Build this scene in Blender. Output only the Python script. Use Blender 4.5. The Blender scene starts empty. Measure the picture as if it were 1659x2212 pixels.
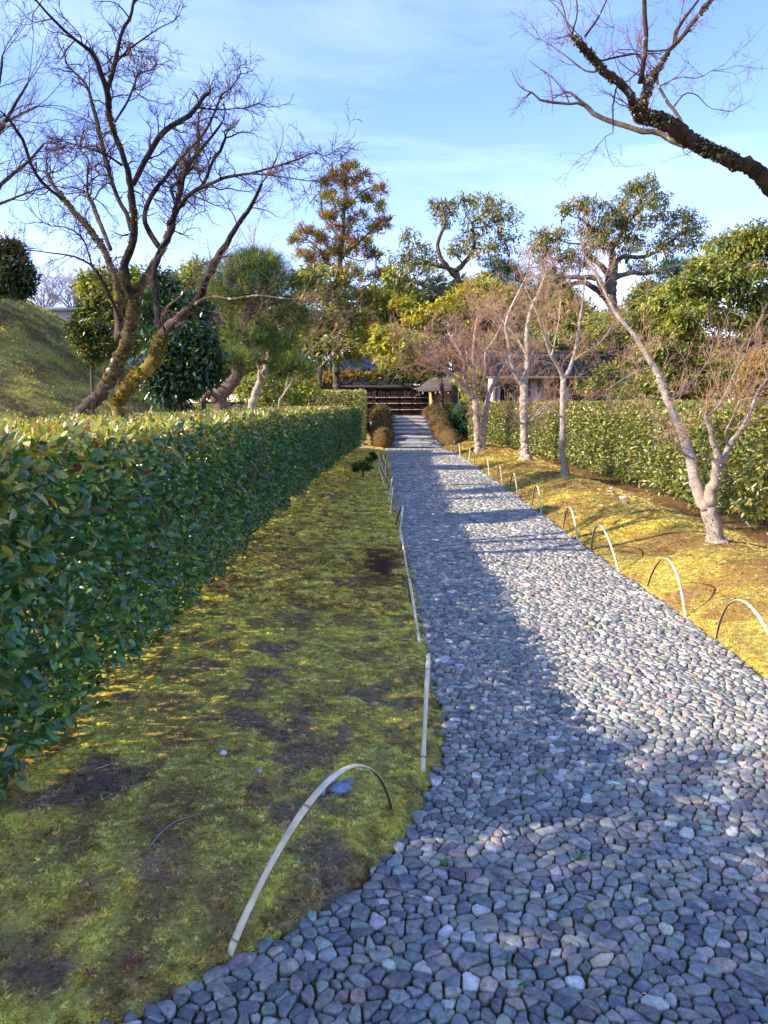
import bpy, math, random
import numpy as np
from mathutils import Matrix, Vector, geometry
from math import radians as rad

random.seed(7)
rng = np.random.default_rng(11)
scene = bpy.context.scene
col = scene.collection

# ------------------------------------------------------------------ camera, sky, sun, exposure
F_PX, CX, CY = 1660.0, 829.5, 1106.0          # focal length and centre of the photograph at 1659 x 2212
PITCH, YAW, EYE = rad(-8.14), rad(-0.8), 1.6
cd = bpy.data.cameras.new('camera')
cam = bpy.data.objects.new('camera', cd); col.objects.link(cam)
cam.location = (0, 0, EYE); cam.rotation_euler = (rad(90) + PITCH, 0, YAW)
cd.sensor_fit = 'VERTICAL'; cd.sensor_height = 36.0; cd.lens = F_PX / 2212 * 36
cd.clip_start = 0.05; cd.clip_end = 3000
scene.camera = cam

SUN_EL = rad(30.0)
SUN_TO = np.array([-0.972, -0.235, 0.0])       # horizontal direction towards the sun
w = bpy.data.worlds.new('World'); scene.world = w; w.use_nodes = True
nt = w.node_tree; nt.nodes.clear()
def N(t, tree=None, **kw):
    n = (tree or nt).nodes.new(t)
    for k, v in kw.items():
        if k.startswith('_'): setattr(n, k[1:], v)
        else: n.inputs[k.replace('__', ' ')].default_value = v
    return n
sky = N('ShaderNodeTexSky', _sky_type='NISHITA', _sun_disc=False)
sky.sun_elevation = SUN_EL; sky.sun_rotation = math.atan2(SUN_TO[0], SUN_TO[1])
sky.altitude = 50; sky.air_density = 1.0; sky.dust_density = 0.1; sky.ozone_density = 2.2
tc = N('ShaderNodeTexCoord')
mp = N('ShaderNodeMapping'); mp.inputs['Scale'].default_value = (1.0, 1.6, 5.5); mp.inputs['Rotation'].default_value = (0.0, rad(-24), rad(20))
nz = N('ShaderNodeTexNoise', Scale=1.7, Detail=9.0, Roughness=0.62, Distortion=0.5)
cr = N('ShaderNodeValToRGB')
cr.color_ramp.elements[0].position = 0.5; cr.color_ramp.elements[0].color = (0, 0, 0, 1)
cr.color_ramp.elements[1].position = 0.85; cr.color_ramp.elements[1].color = (0.27, 0.27, 0.27, 1)
sx = N('ShaderNodeSeparateXYZ')
hz = N('ShaderNodeMapRange'); hz.inputs['From Min'].default_value = 0.0; hz.inputs['From Max'].default_value = 0.32
hz.inputs['To Min'].default_value = 0.04; hz.inputs['To Max'].default_value = 0.0
add = N('ShaderNodeMath', _operation='ADD', _use_clamp=True)
mix = N('ShaderNodeMix', _data_type='RGBA'); mix.inputs['B'].default_value = (4.7, 5.4, 6.5, 1)
gam = N('ShaderNodeHueSaturation'); gam.inputs['Saturation'].default_value = 1.18
bg = N('ShaderNodeBackground', Strength=0.145)
out = N('ShaderNodeOutputWorld')
L = nt.links.new
L(tc.outputs['Generated'], mp.inputs['Vector']); L(mp.outputs[0], nz.inputs['Vector']); L(nz.outputs['Fac'], cr.inputs[0])
L(tc.outputs['Generated'], sx.inputs[0]); L(sx.outputs['Z'], hz.inputs['Value'])
L(cr.outputs[0], add.inputs[0]); L(hz.outputs[0], add.inputs[1])
L(add.outputs[0], mix.inputs['Factor']); tnt = N('ShaderNodeMix', _data_type='RGBA', _blend_type='MULTIPLY'); tnt.inputs['Factor'].default_value = 1.0; tnt.inputs['B'].default_value = (1.02, .80, 1.02, 1)
L(sky.outputs[0], gam.inputs['Color']); L(gam.outputs[0], tnt.inputs['A']); L(tnt.outputs['Result'], mix.inputs['A'])
L(mix.outputs['Result'], bg.inputs['Color']); L(bg.outputs[0], out.inputs['Surface'])

sd = bpy.data.lights.new('sun', 'SUN'); sd.energy = 3.15; sd.angle = rad(0.55); sd.color = (1.0, 0.91, 0.77)
so = bpy.data.objects.new('sun', sd); col.objects.link(so)
sv = Vector((SUN_TO[0] * math.cos(SUN_EL), SUN_TO[1] * math.cos(SUN_EL), math.sin(SUN_EL)))
so.rotation_euler = sv.to_track_quat('Z', 'Y').to_euler(); so.location = (-20, -5, 20)
vs = scene.view_settings
scene.display_settings.display_device = 'sRGB'
vs.view_transform = 'Standard'; vs.look = 'None'; vs.gamma = 1.0; vs.exposure = 1.6; vs.use_curve_mapping = False
scene.render.engine = 'CYCLES'
cy = scene.cycles
cy.max_bounces = 5; cy.diffuse_bounces = 3; cy.glossy_bounces = 2; cy.transmission_bounces = 3; cy.transparent_max_bounces = 4
cy.use_denoising = True; cy.sample_clamp_indirect = 6
cy.use_adaptive_sampling = True; cy.adaptive_threshold = 0.02

# ------------------------------------------------------------------ geometry of the view: picture point -> place
Rm = np.array(Matrix.Rotation(YAW, 3, 'Z') @ Matrix.Rotation(rad(90) + PITCH, 3, 'X'))
def ray(x, y): return Rm @ np.array([(x - CX) / F_PX, -(y - CY) / F_PX, -1.0])
def P(x, y, Y):
    d = ray(x, y); t = Y / d[1]; return np.array([d[0] * t, Y, EYE + d[2] * t])
def G(x, y, z=0.0):
    d = ray(x, y); t = (z - EYE) / d[2]; return np.array([d[0] * t, d[1] * t, z])
def proj(p):
    q = (np.asarray(p) - np.array([0, 0, EYE])) @ Rm
    return CX + F_PX * q[..., 0] / -q[..., 2], CY - F_PX * q[..., 1] / -q[..., 2], -q[..., 2]

# ------------------------------------------------------------------ numpy noise
TAB = np.random.default_rng(3).random((256, 256))
def vn(x, y, s=0):
    x = np.asarray(x, float) + s * 17.31; y = np.asarray(y, float) + s * 9.73
    xi = np.floor(x).astype(int); yi = np.floor(y).astype(int); fx = x - xi; fy = y - yi
    fx = fx * fx * (3 - 2 * fx); fy = fy * fy * (3 - 2 * fy)
    a = TAB[xi % 256, yi % 256]; b = TAB[(xi + 1) % 256, yi % 256]; c = TAB[xi % 256, (yi + 1) % 256]; d = TAB[(xi + 1) % 256, (yi + 1) % 256]
    return (a * (1 - fx) + b * fx) * (1 - fy) + (c * (1 - fx) + d * fx) * fy
def fbm(x, y, s=0, o=4):
    r = 0; a = 0.5; t = 0
    for i in range(o):
        r = r + a * vn(x * 2 ** i, y * 2 ** i, s + i); t += a; a *= 0.5
    return r / t
def sm(t):
    t = np.clip(t, 0, 1); return t * t * (3 - 2 * t)
def nrm(v):
    v = np.asarray(v, float); return v / np.maximum(np.linalg.norm(v, axis=-1, keepdims=True), 1e-9)
def unit(n): return nrm(rng.normal(size=(n, 3)))

# ------------------------------------------------------------------ mesh building
def mk(name, V, Fs, colr=None, smooth=False):
    """mesh from vertex array and a list of face arrays (any corner counts)"""
    if isinstance(Fs, np.ndarray): Fs = [Fs]
    me = bpy.data.meshes.new(name)
    V = np.ascontiguousarray(V, dtype=np.float32)
    loops = np.concatenate([f.reshape(-1) for f in Fs]).astype(np.int32)
    tot = np.concatenate([np.full(len(f), f.shape[1]) for f in Fs]).astype(np.int32)
    start = np.concatenate([[0], np.cumsum(tot)[:-1]]).astype(np.int32)
    me.vertices.add(len(V)); me.vertices.foreach_set('co', V.ravel())
    me.loops.add(len(loops)); me.loops.foreach_set('vertex_index', loops)
    me.polygons.add(len(tot)); me.polygons.foreach_set('loop_start', start); me.polygons.foreach_set('loop_total', tot)
    if smooth: me.polygons.foreach_set('use_smooth', np.ones(len(tot), bool))
    if colr is not None:
        c = np.ones((len(V), 4), np.float32); c[:, :3] = np.asarray(colr, np.float32)
        at = me.color_attributes.new('tint', 'FLOAT_COLOR', 'POINT'); at.data.foreach_set('color', c.ravel())
    me.update(calc_edges=True)
    return me
def obj(name, me, mat, parent=None, loc=None):
    o = bpy.data.objects.new(name, me); col.objects.link(o)
    if mat is not None and len(me.materials) == 0: me.materials.append(mat)
    if parent is not None:
        o.parent = parent
        if parent.type == 'EMPTY' or any(abs(c) > 1e-9 for c in parent.location):
            o.matrix_parent_inverse = Matrix.Translation(-parent.location)
    if loc is not None: o.location = loc
    return o
def tag(o, label=None, cat=None, group=None, kind=None):
    if label: o['label'] = label
    if cat: o['category'] = cat
    if group: o['group'] = group
    if kind: o['kind'] = kind
    return o
def empty(name, loc, label, cat, group=None):
    o = bpy.data.objects.new(name, None); col.objects.link(o); o.location = tuple(float(c) for c in loc)
    o.empty_display_size = 0.2
    return tag(o, label, cat, group)
class MB:
    """collects pieces of geometry"""
    def __init__(s): s.V = []; s.F = {}; s.C = []; s.n = 0
    def add(s, V, F, c=None):
        V = np.asarray(V, float).reshape(-1, 3)
        if isinstance(F, np.ndarray): F = [F]
        for f in F:
            f = np.asarray(f); s.F.setdefault(f.shape[1], []).append(f + s.n)
        s.V.append(V); s.n += len(V)
        cc = np.zeros((len(V), 3)); cc[:] = (0.5, 0.5, 0.5) if c is None else c
        s.C.append(cc); return s
    def mesh(s, name, smooth=False, origin=None):
        V = np.concatenate(s.V)
        if origin is not None: V = V - np.asarray(origin)
        return mk(name, V, [np.concatenate(v) for v in s.F.values()], np.concatenate(s.C), smooth)
BOXF = np.array([[0, 1, 3, 2], [4, 6, 7, 5], [0, 4, 5, 1], [2, 3, 7, 6], [0, 2, 6, 4], [1, 5, 7, 3]])
def box(mb, c, s, cl=None, rz=0.0, rx=0.0, ry=0.0, bev=0.0):
    v = np.array([[x, y, z] for x in (-.5, .5) for y in (-.5, .5) for z in (-.5, .5)]) * np.asarray(s)
    m = np.array(Matrix.Rotation(rz, 3, 'Z') @ Matrix.Rotation(ry, 3, 'Y') @ Matrix.Rotation(rx, 3, 'X'))
    mb.add(v @ m.T + np.asarray(c), BOXF, cl)
def tubes(Pn, R, sides=3, cap=True):
    """Pn (N,k,3), R (N,k) -> V, F"""
    n, k, _ = Pn.shape
    T = np.empty_like(Pn); T[:, 1:-1] = Pn[:, 2:] - Pn[:, :-2]; T[:, 0] = Pn[:, 1] - Pn[:, 0]; T[:, -1] = Pn[:, -1] - Pn[:, -2]
    T = nrm(T); ref = np.cross(nrm(Pn[:, -1] - Pn[:, 0] + 1e-6), [0.31, 0.87, 0.38]); ref = nrm(ref + 1e-6)[:, None, :]
    A = nrm(ref - T * np.sum(ref * T, -1, keepdims=True)); B = np.cross(T, A)
    a = np.arange(sides) * 2 * np.pi / sides
    V = Pn[:, :, None, :] + R[:, :, None, None] * (A[:, :, None, :] * np.cos(a)[None, None, :, None] + B[:, :, None, :] * np.sin(a)[None, None, :, None])
    V = V.reshape(-1, 3)
    i, j, s_ = np.meshgrid(np.arange(n), np.arange(k - 1), np.arange(sides), indexing='ij')
    b = i * k * sides + j * sides; s2 = (s_ + 1) % sides
    F = np.stack([b + s_, b + s2, b + sides + s2, b + sides + s_], -1).reshape(-1, 4)
    return V, F
def catmull(pts, n):
    pts = np.asarray(pts, float); m = len(pts)
    if m < 3:
        t = np.linspace(0, 1, n)[:, None]; return pts[0] * (1 - t) + pts[-1] * t
    p = np.vstack([2 * pts[0] - pts[1], pts, 2 * pts[-1] - pts[-2]])
    t = np.linspace(0, m - 1 - 1e-6, n); i = t.astype(int); f = (t - i)[:, None]
    p0, p1, p2, p3 = p[i], p[i + 1], p[i + 2], p[i + 3]
    return 0.5 * (2 * p1 + (p2 - p0) * f + (2 * p0 - 5 * p1 + 4 * p2 - p3) * f ** 2 + (3 * p1 - p0 - 3 * p2 + p3) * f ** 3)
def limb_geo(mb, pts, r, sides=10, rough=0.08, step=0.06, c=None):
    """one thick branch; pts (m,3), r (m)"""
    pts = np.asarray(pts, float); ln = np.sum(np.linalg.norm(np.diff(pts, axis=0), axis=1))
    n = int(np.clip(ln / step, 6, 90)); q = catmull(np.column_stack([pts, r]), n)
    ctr, rr = q[:, :3], np.maximum(q[:, 3], 0.002)
    wob = rng.normal(0, 0.13, (n, 3)) * rr[:, None]; wob[0] = 0; wob[-1] = 0
    ctr = ctr + wob
    V, F = tubes(ctr[None], rr[None], sides)
    Vr = V.reshape(n, sides, 3); k = 1 + rng.normal(0, rough, (n, sides, 1))
    k = (k + np.roll(k, 1, 1)) / 2
    Vr = ctr[:, None, :] + (Vr - ctr[:, None, :]) * k
    V = np.vstack([Vr.reshape(-1, 3), ctr[:1], ctr[-1:]])
    e = n * sides; a = np.arange(sides); b = (a + 1) % sides
    capf = np.concatenate([np.stack([b, a, np.full(sides, e)], 1), np.stack([a + (n - 1) * sides, b + (n - 1) * sides, np.full(sides, e + 1)], 1)])
    mb.add(V, [F, capf], c); return ctr, rr
def grow(S, D, ln, r, k=3, curl=0.25, up=0.05, taper=0.35):
    n = len(S); Pn = np.zeros((n, k + 1, 3)); Pn[:, 0] = S; d = nrm(D)
    for i in range(k):
        d = nrm(d + rng.normal(0, curl, (n, 3)) + np.array([0, 0, up])); Pn[:, i + 1] = Pn[:, i] + d * (ln / k)[:, None]
    return Pn, r[:, None] * np.linspace(1, taper, k + 1)
def kids(Pn, R, per, spread=0.9, lo=0.2):
    n, k, _ = Pn.shape; idx = np.repeat(np.arange(n), per); t = rng.uniform(lo, 0.999, len(idx)) * (k - 1)
    i = t.astype(int); f = (t - i)[:, None]; S = Pn[idx, i] * (1 - f) + Pn[idx, i + 1] * f
    d = nrm(Pn[idx, i + 1] - Pn[idx, i]); pr = unit(len(idx)); pr = nrm(pr - d * np.sum(pr * d, -1, keepdims=True))
    return S, nrm(d + pr * spread), R[idx, i] * (1 - f[:, 0]) + R[idx, i + 1] * f[:, 0]
def pick(pal, n, jit=0.12):
    pal = np.asarray(pal, float); w_ = pal[:, 3] / pal[:, 3].sum() if pal.shape[1] == 4 else None
    c = pal[rng.choice(len(pal), n, p=w_), :3]
    return np.clip(c * rng.uniform(1 - jit, 1 + jit, (n, 1)) * rng.uniform(1 - jit / 2, 1 + jit / 2, (n, 3)), 0.003, 0.95)
def leaf_geo(C, D, Nn, Ln, W, full=False, curl=0.15):
    D = nrm(D); S = nrm(np.cross(D, Nn)); Nn = np.cross(S, D); n = len(C)
    Ln = np.broadcast_to(Ln, n)[:, None]; W = np.broadcast_to(W, n)[:, None] / 2
    if not full:
        V = np.stack([C, C + D * Ln * .45 + S * W + Nn * W * .35, C + D * Ln - Nn * Ln * curl, C + D * Ln * .45 - S * W + Nn * W * .35], 1)
        F = np.array([[0, 1, 2], [0, 2, 3]])
    else:
        m = lambda t, s_, h: C + D * Ln * t + S * W * s_ + Nn * (Ln * h + W * .22 * abs(s_))
        V = np.stack([m(0, 0, 0), m(.3, .78, 0), m(.62, .92, -curl * .25), m(1, 0, -curl), m(.62, -.92, -curl * .25), m(.3, -.78, 0), m(.32, 0, 0), m(.65, 0, -curl * .3), m(.85, .5, -curl * .65), m(.85, -.5, -curl * .65)], 1)
        F = np.array([[0, 1, 6], [6, 1, 2], [6, 2, 7], [7, 2, 8], [7, 8, 3], [0, 6, 5], [6, 4, 5], [6, 7, 4], [7, 9, 4], [7, 3, 9]])
    k = V.shape[1]
    return V.reshape(-1, 3), (F[None] + (np.arange(n) * k)[:, None, None]).reshape(-1, 3), k

# ------------------------------------------------------------------ materials
def mat(name, rough=0.8, base=None, attr=True, noise=None, bump=None, trans=0.0, spec=0.3, noise2=None, coat=0.0):
    """noise=(scale, colour multiplier low, high); bump=(scale, strength, distance)"""
    m = bpy.data.materials.new(name); m.use_nodes = True; t = m.node_tree; b = t.nodes['Principled BSDF']; ln = t.links.new
    b.inputs['Roughness'].default_value = rough; b.inputs['Specular IOR Level'].default_value = spec
    b.inputs['Coat Weight'].default_value = coat
    geo = N('ShaderNodeNewGeometry', t)
    if attr:
        a = N('ShaderNodeAttribute', t); a.attribute_name = 'tint'; c = a.outputs['Color']
    else:
        a = N('ShaderNodeRGB', t); a.outputs[0].default_value = (*base, 1); c = a.outputs[0]
    for nn in (noise, noise2):
        if nn:
            tx = N('ShaderNodeTexNoise', t, Scale=nn[0], Detail=5.0, Roughness=0.65); ln(geo.outputs['Position'], tx.inputs['Vector'])
            mr = N('ShaderNodeMapRange', t); mr.inputs['From Min'].default_value = 0.3; mr.inputs['From Max'].default_value = 0.7
            mr.inputs['To Min'].default_value = nn[1]; mr.inputs['To Max'].default_value = nn[2]; ln(tx.outputs['Fac'], mr.inputs['Value'])
            vm = N('ShaderNodeVectorMath', t, _operation='SCALE'); ln(c, vm.inputs[0]); ln(mr.outputs[0], vm.inputs['Scale']); c = vm.outputs[0]
    ln(c, b.inputs['Base Color'])
    if bump:
        tx = N('ShaderNodeTexNoise', t, Scale=bump[0], Detail=6.0, Roughness=0.6); ln(geo.outputs['Position'], tx.inputs['Vector'])
        bp = N('ShaderNodeBump', t, Strength=bump[1], Distance=bump[2]); ln(tx.outputs['Fac'], bp.inputs['Height']); ln(bp.outputs[0], b.inputs['Normal'])
    if trans:
        tr = N('ShaderNodeBsdfTranslucent', t); mx = N('ShaderNodeMixShader', t); mx.inputs[0].default_value = trans
        hs = N('ShaderNodeMix', t, _data_type='RGBA', _blend_type='MULTIPLY'); hs.inputs['Factor'].default_value = 1.0; hs.inputs['B'].default_value = (1.9, 1.75, 0.7, 1)
        ln(c, hs.inputs['A']); ln(hs.outputs['Result'], tr.inputs['Color']); ln(b.outputs[0], mx.inputs[1]); ln(tr.outputs[0], mx.inputs[2])
        ln(mx.outputs[0], t.nodes['Material Output'].inputs['Surface'])
    return m
def bark_mat(name, base, dark, moss, moss_amt, lichen=None, scale=9.0, lich_amt=0.62, up=0.0):
    m = bpy.data.materials.new(name); m.use_nodes = True; t = m.node_tree; b = t.nodes['Principled BSDF']; ln = t.links.new
    b.inputs['Roughness'].default_value = 0.92; b.inputs['Specular IOR Level'].default_value = 0.15
    geo = N('ShaderNodeNewGeometry', t)
    def ns(sc, lo, hi, det=6.0):
        tx = N('ShaderNodeTexNoise', t, Scale=sc, Detail=det, Roughness=0.7); ln(geo.outputs['Position'], tx.inputs['Vector'])
        mr = N('ShaderNodeMapRange', t); mr.inputs['From Min'].default_value = lo; mr.inputs['From Max'].default_value = hi; ln(tx.outputs['Fac'], mr.inputs['Value']); return mr.outputs[0], tx
    f1, tx1 = ns(scale, 0.35, 0.65)
    m1 = N('ShaderNodeMix', t, _data_type='RGBA'); m1.inputs['A'].default_value = (*dark, 1); m1.inputs['B'].default_value = (*base, 1); ln(f1, m1.inputs['Factor'])
    c = m1.outputs['Result']
    if lichen:
        f, _ = ns(scale * 0.8, lich_amt, lich_amt + 0.05, 4.0)
        m3 = N('ShaderNodeMix', t, _data_type='RGBA'); m3.inputs['B'].default_value = (*lichen, 1); ln(c, m3.inputs['A']); ln(f, m3.inputs['Factor']); c = m3.outputs['Result']
    if moss_amt < 1:
        f, _ = ns(3.3, moss_amt, moss_amt + 0.12)
        m2 = N('ShaderNodeMix', t, _data_type='RGBA'); m2.inputs['B'].default_value = (*moss, 1); ln(c, m2.inputs['A']); ln(f, m2.inputs['Factor']); c = m2.outputs['Result']
    f4, tx4 = ns(scale * 9, 0.3, 0.7)
    vm = N('ShaderNodeVectorMath', t, _operation='SCALE'); mm = N('ShaderNodeMapRange', t); mm.inputs['To Min'].default_value = .6; mm.inputs['To Max'].default_value = 1.35
    ln(f4, mm.inputs['Value']); ln(c, vm.inputs[0]); ln(mm.outputs[0], vm.inputs['Scale']); ln(vm.outputs[0], b.inputs['Base Color'])
    bp = N('ShaderNodeBump', t, Strength=0.9, Distance=0.02); ln(tx4.outputs['Fac'], bp.inputs['Height']); ln(bp.outputs[0], b.inputs['Normal'])
    return m
M_STONE = mat('river_stone', 0.5, noise=(42, .6, 1.5), noise2=(9, .85, 1.2), bump=(60, .9, .008), spec=0.45)
def add_veins(m):
    t = m.node_tree; b = t.nodes['Principled BSDF']; lk = b.inputs['Base Color'].links[0].from_socket
    geo = N('ShaderNodeNewGeometry', t); wv = N('ShaderNodeTexNoise', t, Scale=26.0, Detail=3.0, Distortion=3.0); t.links.new(geo.outputs['Position'], wv.inputs['Vector'])
    cr_ = N('ShaderNodeValToRGB', t); e = cr_.color_ramp.elements; e[0].position = .485; e[0].color = (0, 0, 0, 1); e[1].position = .5; e[1].color = (.32, .32, .32, 1)
    x = e.new(.515); x.color = (0, 0, 0, 1)
    e[1].color = (.55, .55, .58, 1)
    t.links.new(wv.outputs['Fac'], cr_.inputs[0]); mx = N('ShaderNodeMix', t, _data_type='RGBA'); mx.inputs['B'].default_value = (.55, .55, .55, 1)
    t.links.new(cr_.outputs[0], mx.inputs['Factor']); t.links.new(lk, mx.inputs['A']); t.links.new(mx.outputs['Result'], b.inputs['Base Color'])
add_veins(M_STONE)
M_GROUND = mat('moss_and_soil', 0.95, noise=(60, .55, 1.5), noise2=(13, .75, 1.3), bump=(70, 1.0, .03), spec=0.1)
M_BED = mat('path_bed_soil', 0.95, attr=False, base=(.085, .07, .045), noise=(40, .5, 1.6), bump=(60, .8, .01), spec=0.1)
M_TUFT = mat('moss_tuft', 0.9, trans=0.25, spec=0.1)
M_LEAF = mat('glossy_leaf', 0.30, trans=0.18, spec=0.6, noise=(25, .85, 1.15))
M_LEAFM = mat('matt_leaf', 0.55, trans=0.28, spec=0.35)
M_NEEDLE = mat('needle', 0.7, trans=0.15, spec=0.2)
M_BAMBOO = mat('split_bamboo', 0.5, noise=(30, .85, 1.12), spec=0.35)
M_WOOD = mat('weathered_wood', 0.85, noise=(14, .7, 1.25), bump=(40, .5, .01), spec=0.15)
M_PLASTER = mat('lime_plaster', 0.9, noise=(3, .9, 1.06), noise2=(30, .95, 1.04), bump=(50, .2, .005), spec=0.1)
M_TILE = mat('roof_tile', 0.7, noise=(5, .7, 1.25), spec=0.15)
M_TWIG = mat('twig_bark', 0.85, noise=(12, .75, 1.25), spec=0.15)
M_BARK_MOSSY = bark_mat('mossy_maple_bark', (.17, .12, .08), (.045, .032, .022), (.19, .14, .025), 0.56, (.42, .42, .36), 8.0, 0.60)
M_BARK_MOSS2 = bark_mat('very_mossy_bark', (.2, .15, .07), (.06, .045, .02), (.27, .20, .035), 0.44, (.42, .42, .36), 8.0, 0.66)
M_BARK_DARK = bark_mat('dark_branch_bark', (.062, .045, .036), (.018, .013, .011), (.09, .07, .02), 0.60, (.3, .28, .24), 9.0, 0.68)
M_BARK_OVER = bark_mat('lichened_branch_bark', (.11, .075, .045), (.022, .015, .010), (.12, .085, .02), 0.58, (.45, .46, .38), 7.0, 0.62)
M_BARK_PALE = bark_mat('pale_maple_bark', (.60, .48, .36), (.34, .26, .20), (.36, .31, .13), 0.66, (.66, .64, .56), 9.0, 0.60)
M_BARK_OAK = bark_mat('oak_bark', (.17, .135, .10), (.06, .045, .035), (.16, .14, .04), 0.66, None)
M_BARK_PINE = bark_mat('pine_bark', (.30, .19, .15), (.09, .055, .045), (.2, .17, .04), 0.75, (.4, .33, .30), 14.0, 0.62)
M_FUZZ = mat('bark_moss_fuzz', 0.95, trans=0.15, spec=0.05)

# ------------------------------------------------------------------ the lie of the land
LE = [(835, 980), (850, 1080), (893, 1250), (920, 1390), (945, 1490), (960, 1570), (955, 1640), (910, 1750), (850, 1840), (770, 1930), (640, 2005), (480, 2095), (260, 2212)]
_l = np.array([G(*p)[:2] for p in LE]); _l = _l[np.argsort(_l[:, 1])]
LY = np.concatenate([[0.2, 1.2], _l[:, 1], [27.0, 60]]); LX = np.concatenate([[-3.2, -1.7], _l[:, 0], [0.45, .45]])
RE = [(990, 980), (1050, 1023), (1180, 1118), (1340, 1238), (1500, 1352), (1659, 1470)]
_r = np.array([G(*p)[:2] for p in RE]); _r = _r[np.argsort(_r[:, 1])]
RY = np.concatenate([[0.2], _r[:, 1], [27.0, 60]]); RX = np.concatenate([[2.2], _r[:, 0], [2.35, 2.35]])
def xl(y): return np.interp(y, LY, LX) + 0.025 * (vn(np.asarray(y) * 3.1, 0.5, 5) - .5)
def xr(y): return np.interp(y, RY, RX) + 0.02 * (vn(np.asarray(y) * 3.1, 7.5, 6) - .5)
HILL = (-13.0, 20.0); HR = [0, 1.6, 3.1, 4.35, 5.75, 6.7, 8.4, 10, 11.6]
def H(x, y):
    x = np.asarray(x, float); y = np.asarray(y, float)
    dl = xl(y) - x; dr = x - xr(y)
    hl = .035 * sm(dl / .12) + .11 * sm(dl / 1.5) + (.05 * (fbm(x * 1.3, y * 1.3, 1) - .5) + .022 * (fbm(x * 7, y * 7, 2) - .5)) * sm(dl / .3)
    cre = .20 + .08 * (vn(y * .35, 2.2, 8) - .5)
    hr = .03 * sm(dr / .1) + cre * sm(dr / 1.05) - .13 * sm((dr - 1.15) / .8) + (.06 * (fbm(x * .9, y * .9, 3) - .5) + .015 * (fbm(x * 8, y * 8, 4) - .5)) * sm(dr / .3)
    h = np.where(dl > 0, hl, np.where(dr > 0, hr, -.035))
    r = np.hypot(x - HILL[0], (y - HILL[1]) * 0.9)
    hh = np.interp(r, HR, [5.0, 4.85, 4.5, 3.9, 3.0, 2.25, 1.15, .4, 0]) + (fbm(x * 1.1, y * 1.1, 9) - .5) * .22 * sm((11.6 - r) / 3)
    h = np.where(x < -1.9, h + np.maximum(hh, 0) * sm((-1.9 - x) / 1.0), h)
    ch = sm((y - 27.6) / 1.2) * sm((34.2 - y) / 1.4) * sm((40 - np.abs(x)) / 6)
    return h - 1.15 * ch
def GH(x, y):
    z = 0.0
    for _ in range(12): p = G(x, y, z); z = .5 * z + .5 * float(H(p[0], p[1]))
    return np.array([p[0], p[1], float(H(p[0], p[1]))])
SOIL = np.array([.26, .17, .12]); MOSSY = np.array([.82, .62, .12]); MOSSG = np.array([.62, .48, .12]); MOSSD = np.array([.34, .22, .08]); GOLD = np.array([.38, .30, .10]); RUST = np.array([.30, .14, .05]); TAN = np.array([.30, .18, .11])
def groundcol(x, y):
    x = np.asarray(x, float); y = np.asarray(y, float); n = x.shape
    a = fbm(x * 1.1 + 3.7, y * 1.1, 25)[..., None]; b = fbm(x * 3.2, y * 2.6, 22)[..., None]; c_ = fbm(x * 9, y * 9, 23)[..., None]; d = fbm(x * .9 + 5, y * .7, 24)[..., None]
    left = MOSSG * (1 - sm((b - .42) / .2)) + MOSSY * sm((b - .42) / .2)
    left = left + (MOSSD - left) * sm((c_ - .48) / .16) * .85
    soil = sm((a * .30 + b * .45 + c_ * .25 - .592) / .05)
    left = left + (SOIL * (1 + .9 * (c_ - .5)) - left) * soil * .7
    # a bare tan scar beside the nearest hoop and bare earth under the hedge
    for (px, py, rr, tc_, k) in SCARS:
        q = np.exp(-(((x - px) / rr[0]) ** 2 + ((y - py) / rr[1]) ** 2) ** 1.5)[..., None]
        left = left + (np.array(tc_) - left) * q * k * sm((b + c_ - .75) / .3)
    right = GOLD * (1 - sm((d - .5) / .25)) + (GOLD * .55 + MOSSY * .5) * sm((d - .5) / .25)
    right = right + (RUST - right) * sm((b * .5 + a * .5 - .50) / .08) * .6
    right = right + (RUST * .55 - right) * sm((x - (4.1 + .25 * (a[..., 0] - .5)))[..., None] / .25) * .8
    for (px, py, rr, tc_, k) in SCARS_R:
        q = np.exp(-(((x - px) / rr[0]) ** 2 + ((y - py) / rr[1]) ** 2) ** 2)[..., None]
        right = right + (np.array(tc_) - right) * q * k
    hill = np.array([.34, .28, .08]) * (1 - sm((b - .4) / .2)) + np.array([.50, .43, .11]) * sm((b - .4) / .2)
    hill = hill + (np.array([.16, .12, .06]) - hill) * sm((a * .5 + c_ * .5 - .5) / .07) * .8
    mid = (xl(y) + xr(y)) / 2
    o = np.where((x < mid)[..., None], left, right)
    o = np.where((x < -2.6)[..., None], hill, o)
    far = sm((y - 34) / 4)[..., None]
    return np.clip(o * (1 - far) + np.array([.10, .075, .04]) * far, .004, 1)
def groundbase(x, y):
    c = groundcol(x, y); g = np.clip((c[..., 1:2] / np.maximum(c[..., :1], .01) - .55) * 4, 0, 1); return c * (1 - .12 * g)
SCARS = [(*G(390, 1905)[:2], (.18, .11), (.42, .25, .15), .95), (*G(530, 1735)[:2], (.10, .12), tuple(SOIL), .9), (*G(230, 1760)[:2], (.18, .15), tuple(SOIL * .8), .9),
         (*G(820, 1230)[:2], (.22, 1.1), (.12, .05, .03), 1.0), (*G(560, 1600)[:2], (.25, .12), tuple(SOIL), .8), (*G(640, 1360)[:2], (.22, .2), tuple(SOIL), .8), (*G(20, 2130)[:2], (.15, .1), tuple(TAN * .8), .9)]
SCARS_R = [(*G(1200, 1045)[:2], (.35, .35), (.13, .055, .025), .9), (*G(1115, 1023)[:2], (.4, .5), (.13, .055, .025), .8), (*G(1340, 1085)[:2], (.9, .25), (.34, .22, .1), .6), (*G(1478, 1298)[:2], (.13, .10), (.42, .24, .13), .9),
           (*G(1480, 1125)[:2], (.35, .9), (.13, .055, .03), .8)]
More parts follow.
